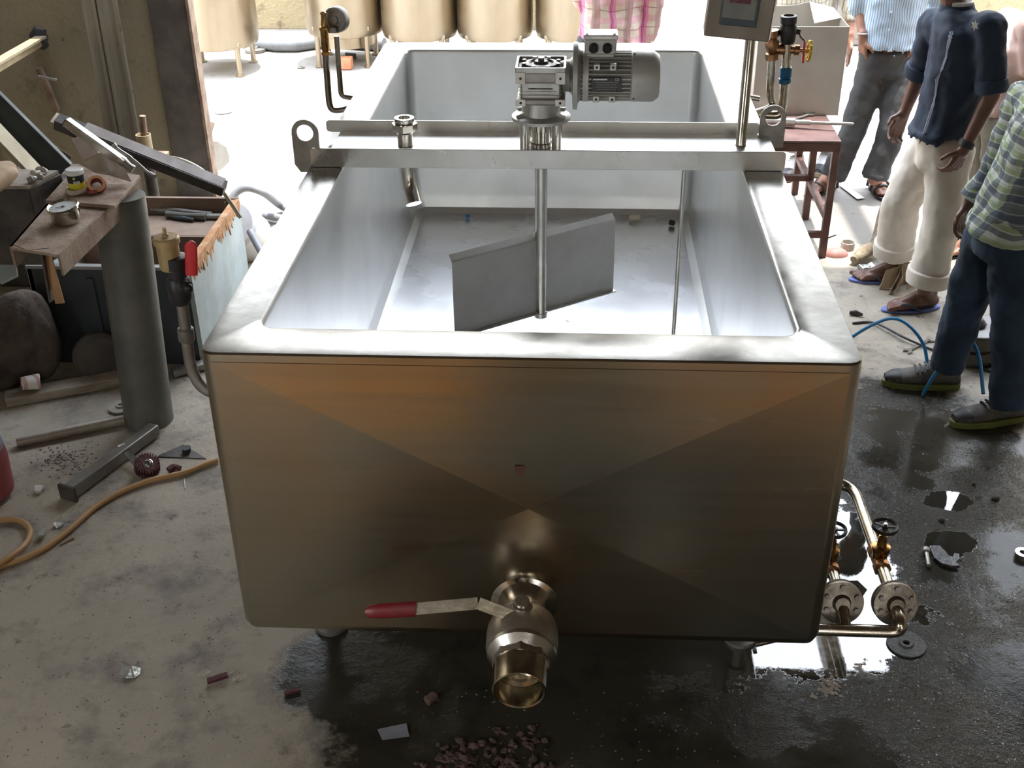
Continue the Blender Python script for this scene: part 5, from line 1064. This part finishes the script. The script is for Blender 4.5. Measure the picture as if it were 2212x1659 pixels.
B().bar(a_ - dd * .01 + V((0, 0, .012)), a_ + dd * .05 + V((0, 0, .012)), .06, .003, u_).build('beam_tip', M('tan_tip', (.6, .5, .36), .6), t, smooth=0)
solo(B().tube([P(243, 312, y=4.15), P(252, 322, y=4.15), P(292, 348, y=4.13), P(318, 372, y=4.12), P(334, 382, y=4.1)], [.012, .009, .006, .006, .010], 10, bend=.02), 'thin_rod_tool', steel_dull, 'thin bent rod tool lying along the dark beam', 'tool')
solo(B().tube([P(345, 340, y=5.0), P(385, 342, y=5.0), P(430, 362, y=4.95), P(470, 395, y=4.9), P(520, 470, y=4.9)], .010, 10, bend=.1), 'bent_strip', M('tan_grey_tube', (.42, .38, .3), .4, .5), 'thin bent grey tube arching behind the dark beam', 'tube')
# cylinder with rod
yy_ = 5.55; cb_ = P(318, 342, y=yy_); t = thing('jack_cylinder', 'small tan cylinder with a brown rod standing before the wall', 'cylinder', cb_)
B().lathe(cb_, Z_, [(.035, 0), (.037, .005), (.037, .125), (.032, .125), (.03, .10)], 28).build('cylinder_body', M('tan_cylinder', (.42, .34, .22), .6, .3, (.34, .27, .17), 9), t)
B().cyl(cb_ + Z_ * .06, P(308, 250, y=yy_), .017, .016).build('rod', rust, t)
B().box(cb_ + V((.04, 0, .012)), (.13, .08, .03)).jit(.006, 20).build('base_flange', rust, t, bevel=.004)
B().lathe((cb_.x, cb_.y, 0), Z_, [(.11, 0), (.11, .015), (.03, .02), (.03, cb_.z)]).build('stand', darksteel, t)
# old cabinet carcass
t = thing('cabinet_carcass', 'broken cabinet lying open with pale blue side and torn fibreboard edge', 'cabinet', (-1.95, 4.7, 0))
CX0, CX1, CY0, CY1, CZ = -2.30, -1.60, 4.33, 5.12, .45
B().b2((CX0, CY0, .02), (CX1 - .02, CY0 + .02, CZ)).build('front_board', slate, t, smooth=0, bevel=.002)
B().b2((CX0, CY0 - .006, CZ), (CX1 - .02, CY0 + .024, CZ + .014)).build('front_trim', M('aluminium_trim', (.42, .43, .42), .4, .7), t, smooth=0)
for x in (-2.05, -1.86): B().b2((x, CY0 - .012, .05), (x + .03, CY0, CZ - .04)).build('front_slat', slate, t, smooth=0)
B().b2((CX1 - .02, CY0, .02), (CX1, CY1, CZ - .01)).build('side_panel', bluegrey, t, smooth=0)
B().b2((CX0, CY0, .02), (CX0 + .02, CY1, CZ)).build('side_panel', bluegrey, t, smooth=0)
B().b2((CX0, CY1 - .02, .02), (CX1, CY1, CZ + .02)).build('back_board', M('brown_board', (.24, .17, .12), .8, 0, (.18, .12, .09), 6), t, smooth=0)
B().b2((CX0, CY0, .0), (CX1, CY1, .02)).build('bottom_board', slate, t, smooth=0)
B().b2((CX0 + .02, 4.84, .372), (CX1 - .02, CY1 - .02, .387)).build('shelf', M('brown_board', (.24, .17, .12), .8), t, smooth=0)
B().b2((CX0 + .02, 4.83, .24), (CX1 - .02, 4.845, .387)).build('shelf_front', M('brown_board', (.24, .17, .12), .8), t, smooth=0)
B().b2((CX0 + .1, 4.34, .02), (-1.95, 4.42, CZ - .04)).build('orange_door', M('orange_wood', (.46, .24, .12), .7, 0, (.38, .19, .09), 5), t, smooth=0)
random.seed(11); b = B(); yy2 = CY0 + .02
while yy2 < CY1 - .05:
    w_ = random.uniform(.02, .05); h = random.uniform(.02, .075)
    b.prism([(0, .012), (w_, .014), (w_ * .9, -h * .4), (w_ * .5, -h), (w_ * .2, -h * .5)], (CX1 - .001, yy2, CZ - .012), Y_, Z_, .004); yy2 += w_ * .9
b.bar((CX1 - .012, CY0 + .01, CZ + .002), (CX1 - .012, CY1 - .02, CZ + .006), .035, .022); b.jit(.007, 25).build('torn_fibre_edge', fibre, t, smooth=0)
# tools on its shelf
for i, (pts, r, m, nm, lab) in enumerate((
    ([(328, 432), (370, 436), (420, 445), (458, 450)], [.016, .02, .012, .010], steel_dull, 'pipe_wrench', 'long grey pipe wrench on the cabinet shelf'),
    ([(360, 452), (400, 458), (445, 462)], [.018, .015, .018], bench_pipe, 'grease_gun', 'grey cylindrical tool with shiny end on the cabinet shelf'),
    ([(372, 462), (395, 468), (418, 474)], [.010, .012, .008], slate, 'plier_handle', 'dark blue handled pliers at the shelf front'),
    ([(448, 460), (480, 461), (500, 463)], [.014, .014, .012], steel_dull, 'steel_socket', 'short grey socket bar near the torn edge'))):
    solo(B().tube([P(x, 452 + (y_ - 432) * .55, z=.387 + max(r)) for x, y_ in pts], r, 10), nm, m, lab, 'tool', 'tools on the cabinet shelf')
solo(B().tube([P(486, 436, z=.46), P(484, 448, z=.42), P(478, 458, z=.39), P(492, 462, z=.39), P(499, 460, z=.39)], .002, 6), 'green_string', M('green_string', (.4, .55, .25), .8), 'thin green string tangled by the cabinet corner', 'string')
c_ = P(338, 538, z=.06); solo(B().lathe(V((c_.x, c_.y, .022)), Z_, [(.05, 0), (.052, .01), (.052, .2), (.045, .2), (.045, .01)], 28, close=True), 'plastic_tub', M('greenish_tub', (.35, .38, .33), .5), 'round greenish tub inside the broken cabinet', 'tub')
# white drum and hoses
c_ = V((-1.72, 5.45, .15)); ax_ = V((-.15, -.75, .65)).normalized(); t = thing('white_drum', 'white round drum standing between the cabinet and the vat', 'drum', (c_.x, c_.y, 0))
B().lathe(c_ - ax_ * .10, ax_, [(.11, 0), (.135, .01), (.135, .20), (.12, .22), (.03, .235)], 36).build('drum_body', whitem, t)
B().lathe(c_ + ax_ * .128 + V((.03, 0, .0)), ax_, [(.018, 0), (.018, .004)], 16).build('drum_slot', inkm, t)
solo(B().tube([P(498, 448, y=5.85), P(503, 420, y=5.88), P(530, 402, y=5.9), P(570, 415, y=5.85), P(606, 445, z=.022), P(640, 460, z=.022)], .021, 14, bend=.1), 'grey_hose', hose_g, 'thick grey hose curving over the white drum', 'hose')
solo(B().tube([P(570, 465, z=.03), P(600, 470, z=.03), P(640, 480, z=.03)], .021, 14), 'hose_end', hose_g, 'short grey hose end showing right of the white drum', 'hose')
solo(B().tube([P(540, 500, y=5.3), P(556, 530, y=5.2), P(585, 580, y=5.1)], .018, 12), 'hose_end', hose_g, 'blue grey hose end slanting down between cabinet and vat', 'hose')
# shovel
s0_ = P(478, 372, z=.01); t = thing('shovel', 'grey steel shovel blade standing behind the door jamb', 'shovel', s0_)
sh0 = P(470, 375, y=6.75)
pts = [(-.16, .20), (.04, .195), (.09, .16), (.11, .10), (.105, .07), (.06, .03), (.0, .0), (-.16, .0)]
B().prism(pts, V((sh0.x - .02, 6.72, .004)), X_, V((0, .35, .94)).normalized(), .005).build('blade', M('shovel_steel', (.36, .34, .31), .5, .5, (.28, .26, .23), 6), t, smooth=0, bevel=.002)
B().cyl((sh0.x - .06, 6.79, .19), (sh0.x - .02, 6.84, .29), .026, .02).build('socket', rust, t)
# rock / motor lump
solo(B().sph((-2.30, 4.16, .2), (.14, .11, .21), 24).sph((-2.45, 4.15, .16), (.17, .12, .19), 20).jit(.05, 6).jit(.016, 22), 'grimy_motor_lump', rock, 'grimy brown rounded lump under the bench at the left edge', 'lump', remesh=.012, sm=1, base=(-2.3, 4.06, 0))
c_ = P(250, 760, y=4.25); solo(B().lathe((-2.02, 4.22, .105), (.5, -.85, .1), [(.07, 0), (.105, .01), (.105, .035), (.09, .05), (.03, .055)], 30), 'old_pulley', M('dusty_pulley', (.09, .08, .07), .7, .3, (.06, .055, .05), 9), 'dusty round pulley half hidden behind the pipe post', 'pulley')
# floor items on the left
t0_, t1_ = P(12, 862, z=.022), P(285, 812, z=.022)
solo(B().bar(t0_, t1_, .085, .04), 'wooden_plank', timber, 'old grey wooden plank on the floor behind the pipe post', 'plank', bevel=.004)
solo(B().bar(P(372, 805, z=.02), P(470, 780, z=.02), .05, .03), 'flat_bar', steel_dull, 'flat grey bar on the floor between pipe post and vat', 'bar', bevel=.003)
cu_ = P(68, 835, z=.045); d_ = V((-.8, -.5, .15)).normalized()
t = thing('paper_cup', 'crumpled white and red paper cup lying on the wooden plank', 'cup', cu_)
cu_ = P(66, 826, z=.082)
B().lathe(cu_ + d_ * -.035, d_, [(.032, 0), (.034, .002), (.026, .07), (.024, .07), (.030, .004)], 24, close=True).jit(.003, 30).build('cup_body', stripes('cup_print', (.66, .62, .58), [((.5, .8, .1), .04, .35, 0, (.42, .24, .2), .8)]), t)
disc(262, 882, .052, 'grinding_disc', M('dusty_greenish_disc', (.38, .37, .28), .8), 'dusty beige grinding disc behind the base of the pipe post', th=.01)
solo(B().cyl(P(36, 955, z=.022), P(268, 907, z=.022), .022, n=20), 'steel_pipe', M('dusty_pipe', (.36, .32, .27), .5, .4, (.26, .22, .18), 8), 'dusty grey steel pipe on the floor in front of the post', 'pipe')
a_, c_ = P(150, 1062, z=.032), P(334, 926, z=.032)
t = thing('square_bar_tool', 'grey square steel tube on the floor with a welded T-end', 'tube', a_)
B().bar(a_, c_, .048, .048).build('tube_body', M('grey_square_tube', (.26, .25, .23), .4, .6, (.2, .185, .17), 6, .08, 40), t, bevel=.004)
dd = (c_ - a_).normalized(); sd_ = Z_.cross(dd); B().bar(a_ - dd * .006 - Z_ * .03, a_ - dd * .006 + Z_ * .03, .07, .012, dd).build('end_plate', darksteel, t, smooth=0) if 0 else B().box(a_ - dd * .008, (.014, .075, .06), (dd, sd_, Z_)).build('end_plate', darksteel, t, bevel=.002)
a_ = P(268, 975, z=.045); c_ = P(300, 1008, z=.02)
B().bar(a_ + V((-.02, .03, .01)), c_, .028, .006).build('side_strap', steel_pol, t, smooth=0)
# flap wheel
c_ = P(321, 1022, z=.0); t = thing('flap_wheel', 'maroon sanding flap wheel with shiny steel hub on the floor', 'flap wheel', c_)
dn = V((.25, -.35, .9)).normalized(); b = B(); _, u_, v_ = b.fr(dn); o_c = c_ + Z_ * .032
for k in range(26):
    a = 2 * PI * k / 26; e = u_ * math.cos(a) + v_ * math.sin(a); tt = -u_ * math.sin(a) + v_ * math.cos(a)
    ax2 = ((e * .8 + tt * .6).normalized(), dn, (e * .8 + tt * .6).normalized().cross(dn))
    b.box(o_c + e * .031, (.034, .040, .005), ax2)
b.v = [V((v.x, v.y, max(.001, v.z))) for v in b.v]
b.jit(.003, 40).build('flaps', maroon, t, smooth=0)['kind'] = 'stuff'
B().lathe(o_c - dn * .016, dn, [(.022, 0), (.023, .004), (.023, .034), (.018, .037), (.0165, .034), (.012, .037), (.007, .036), (.007, .02)], 30).build('hub', M('hub_chrome', (.7, .72, .74), .15, 1), t)
solo(B().tube([P(364, 1016, z=.012), P(376, 1008, z=.014), P(390, 1012, z=.01)], [.012, .014, .010], 8, bend=.01).jit(.003, 50), 'sanding_flap', maroon, 'loose maroon sanding flap right of the flap wheel', 'flap', smooth=0)
c_ = P(404, 978, z=.0); solo(B().cyl(c_ + Z_ * .001, c_ + V((.0, 0, .024)), .014, .018, 10).jit(.003, 40), 'rubber_bung', rubber, 'small black rubber bung on the floor near the vat side', 'bung')
solo(B().poly3([P(395, 960, z=.004), P(445, 990, z=.004), P(340, 986, z=.004), P(345, 982, z=.004)], .003), 'mat_edge', darksteel, 'thin dark sheet corner on the floor behind the flap wheel', 'sheet', smooth=0)
solo(B().tube([P(470, 994, z=.013), P(440, 1003, z=.013), P(400, 1022, z=.013), P(330, 1035, z=.013), P(260, 1062, z=.013), P(200, 1098, z=.013), P(150, 1145, z=.013), P(90, 1190, z=.013), P(30, 1215, z=.013), P(-60, 1240, z=.013), P(-85, 1195, z=.013), P(-45, 1148, z=.013), P(0, 1122, z=.013), P(45, 1122, z=.013), P(70, 1145, z=.013), P(55, 1180, z=.025), P(10, 1210, z=.038), P(-60, 1260, z=.013)], .0105, 12, bend=.05), 'rubber_hose', hose_y, 'ochre rubber hose snaking over the concrete left of the vat', 'hose')
t = thing('plastic_can', 'rounded red and blue painted container at the left edge of the floor', 'container', (-2.15, 3.33, 0))
B().lathe((-2.15, 3.33, 0), Z_, [(.10, .002), (.125, .02), (.13, .15), (.125, .21)], 36).build('lower_body', M('faded_red_paint', (.30, .07, .07), .5, 0, (.22, .05, .05), 5, .1, 20), t)
B().lathe((-2.15, 3.33, 0), Z_, [(.126, .20), (.118, .27), (.10, .34), (.05, .37), (.04, .40)], 36).build('upper_body', M('faded_blue_paint', (.17, .30, .45), .5, 0, (.25, .3, .35), 5), t)
def scrap(px, py, s_, mat, name, label, cat, k=0, th=.002, up=0):
    c = P(px, py, z=.008); b = B(); random.seed(k); n = 7; pts = []
    for i in range(n): a = 2 * PI * i / n; r = s_ * random.uniform(.6, 1.1); pts.append(c + V((r * math.cos(a), r * math.sin(a), random.uniform(0, up))))
    b.poly3(pts, th); b.jit(.004, 30, k); mz_ = min(v.z for v in b.v); b.v = [v + Z_ * (.001 - mz_) for v in b.v]
    return solo(b, name, mat, label, cat, smooth=0)
scrap(85, 1058, .022, dustwhite, 'paper_ball', 'small crumpled pale paper lump left of the square tube', 'paper', 1, .012, .012)
scrap(128, 1132, .022, foilm, 'foil_piece', 'pale green foil scrap touching the ochre hose', 'foil', 2, .002, .02)
scrap(92, 1155, .022, foilm, 'foil_piece', 'crumpled greenish foil ball between the hose strands', 'foil', 3, .012, .016)
scrap(285, 1452, .034, foilm, 'foil_piece', 'large crumpled silver foil piece on the front left concrete', 'foil', 4, .002, .045)
scrap(848, 1580, .001, paper, 'paper_tag', 'small', 'paper', 5) if 0 else None
solo(B().poly3([P(815, 1575, z=.004), P(878, 1562, z=.004), P(884, 1590, z=.004), P(826, 1598, z=.004)], .0015), 'tape_piece', M('bluish_white_tape', (.30, .31, .36), .6), 'torn bluish white tape piece on the dark wet floor', 'tape', smooth=0)
solo(B().bar(P(448, 1472, z=.012), P(492, 1458, z=.014), .018, .008).jit(.004, 40), 'maroon_strip', maroon, 'maroon strip with white threads on the front left floor', 'strip', smooth=0)
b = B()
for k in range(4):
    c = P(440 + k * 26, 1455 + (k % 2) * 10, z=.004); b.tube([c + V((.02 * math.cos(j * 1.3 + k), .014 * math.sin(j * 1.7 + k), .002 * (j % 2))) for j in range(7)], .0007, 5)
tag(b.build('thread_tangle', paper, None), 'white thread tangle around the maroon strip', 'thread')['kind'] = 'stuff'
solo(B().bar(P(614, 1498, z=.008), P(648, 1488, z=.008), .014, .007).jit(.002, 40), 'maroon_strip', maroon, 'short maroon strip at the edge of the wet floor', 'strip', smooth=0)
solo(B().bar(P(128, 1177, z=.004), P(160, 1162, z=.004), .006, .005), 'rusty_nail', rust, 'short rusty nail on the concrete below the ochre hose', 'nail', smooth=0)
solo(B().bar(P(398, 1034, z=.003), P(400, 1056, z=.003), .003, .003), 'thin_pin', paper, 'thin pale pin on the floor just below the hose', 'pin', smooth=0)
c_ = P(932, 1510, z=.012); solo(B().lathe(c_ - V((.012, .012, 0)), (.6, .7, .1), [(.010, 0), (.012, .002), (.013, .032), (.009, .034)], 12).jit(.005, 50), 'curled_offcut', M('brown_curl', (.14, .085, .07), .6), 'small curled brown offcut left of the valve mouth', 'offcut', smooth=0)
# swarf, pulp and grit: nobody could count it
random.seed(21)
def litter(name, label, cat, mat, n, area_, smin, smax, flat=.5):
    b = B(); k = 0
    while k < n:
        x, yy = area_(); c = P(x, yy, z=0); s_ = random.uniform(smin, smax); a = random.random() * 6
        hs = s_ * flat; vs = []
        for j in range(5): an = a + j * 1.2566 + random.uniform(-.3, .3); r = s_ * random.uniform(.5, 1.1); vs.append(c + V((r * math.cos(an), r * math.sin(an), .0005)))
        vs += [c + V((random.uniform(-.3, .3) * s_, random.uniform(-.3, .3) * s_, hs * random.uniform(.5, 1)))]
        b.add(vs, [(0, 1, 5), (1, 2, 5), (2, 3, 5), (3, 4, 5), (4, 0, 5), (4, 3, 2, 1, 0)]); k += 1
    o = b.build(name, mat, None, smooth=0, base=(0, 0, 0)); tag(o, label, cat); o['kind'] = 'stuff'; return o
G_ = random.gauss
pulp = M('wet_pulp', (.10, .062, .05), .75, 0, (.06, .038, .03), 30, .5, 90)
b = B()
for k in range(150):
    x, yy = random.choice(((G_(1130, 45), G_(1605, 14)), (G_(990, 38), G_(1628, 13)), (G_(1090, 55), G_(1648, 9)), (G_(970, 22), G_(1640, 9)))); c = P(x, yy, z=0); s_ = random.uniform(.004, .014)
    b.sph(c + Z_ * s_ * .2, (s_, s_ * random.uniform(.6, 1), s_ * .6), 8)
b.jit(.009, 70); b.v = [V((v.x, v.y, max(v.z, .0004))) for v in b.v]
o = tag(b.build('wet_pulp', pulp, None, remesh=.0022, disp=.006, dscale=.006), 'wet brown pulp mush spread on the floor below the valve', 'pulp'); o['kind'] = 'stuff'
litter('pale_fluff', 'small pale fluff specks over the dark wet floor', 'fluff', M('pale_fluff', (.22, .19, .18), .9), 90, lambda: (random.uniform(900, 1600), random.uniform(1490, 1655)), .0015, .005, .8)
litter('drain_fluff', 'clump of wet frothy scrap below the puddle', 'scrap', M('froth', (.42, .37, .32), .5), 60, lambda: (G_(1790, 16), G_(1485, 12)), .003, .011, .8)
litter('grit', 'dark grit and metal crumbs scattered on the left concrete', 'grit', M('dark_grit', (.06, .045, .04), .9), 520, lambda: (random.uniform(0, 520), random.uniform(850, 1640)), .001, .0035, .5)
litter('swarf_pile', 'dark swarf heap under the grey pipe on the left floor', 'swarf', M('purple_grit', (.14, .10, .095), .9), 240, lambda: (G_(140, 30), G_(995, 14)), .002, .007, .6)
litter('yard_grit', 'small dark bits scattered on the floor by the standing people', 'grit', M('dark_grit', (.06, .045, .04), .9), 160, lambda: (random.uniform(1830, 2200), random.uniform(560, 1000)), .0015, .005, .5)
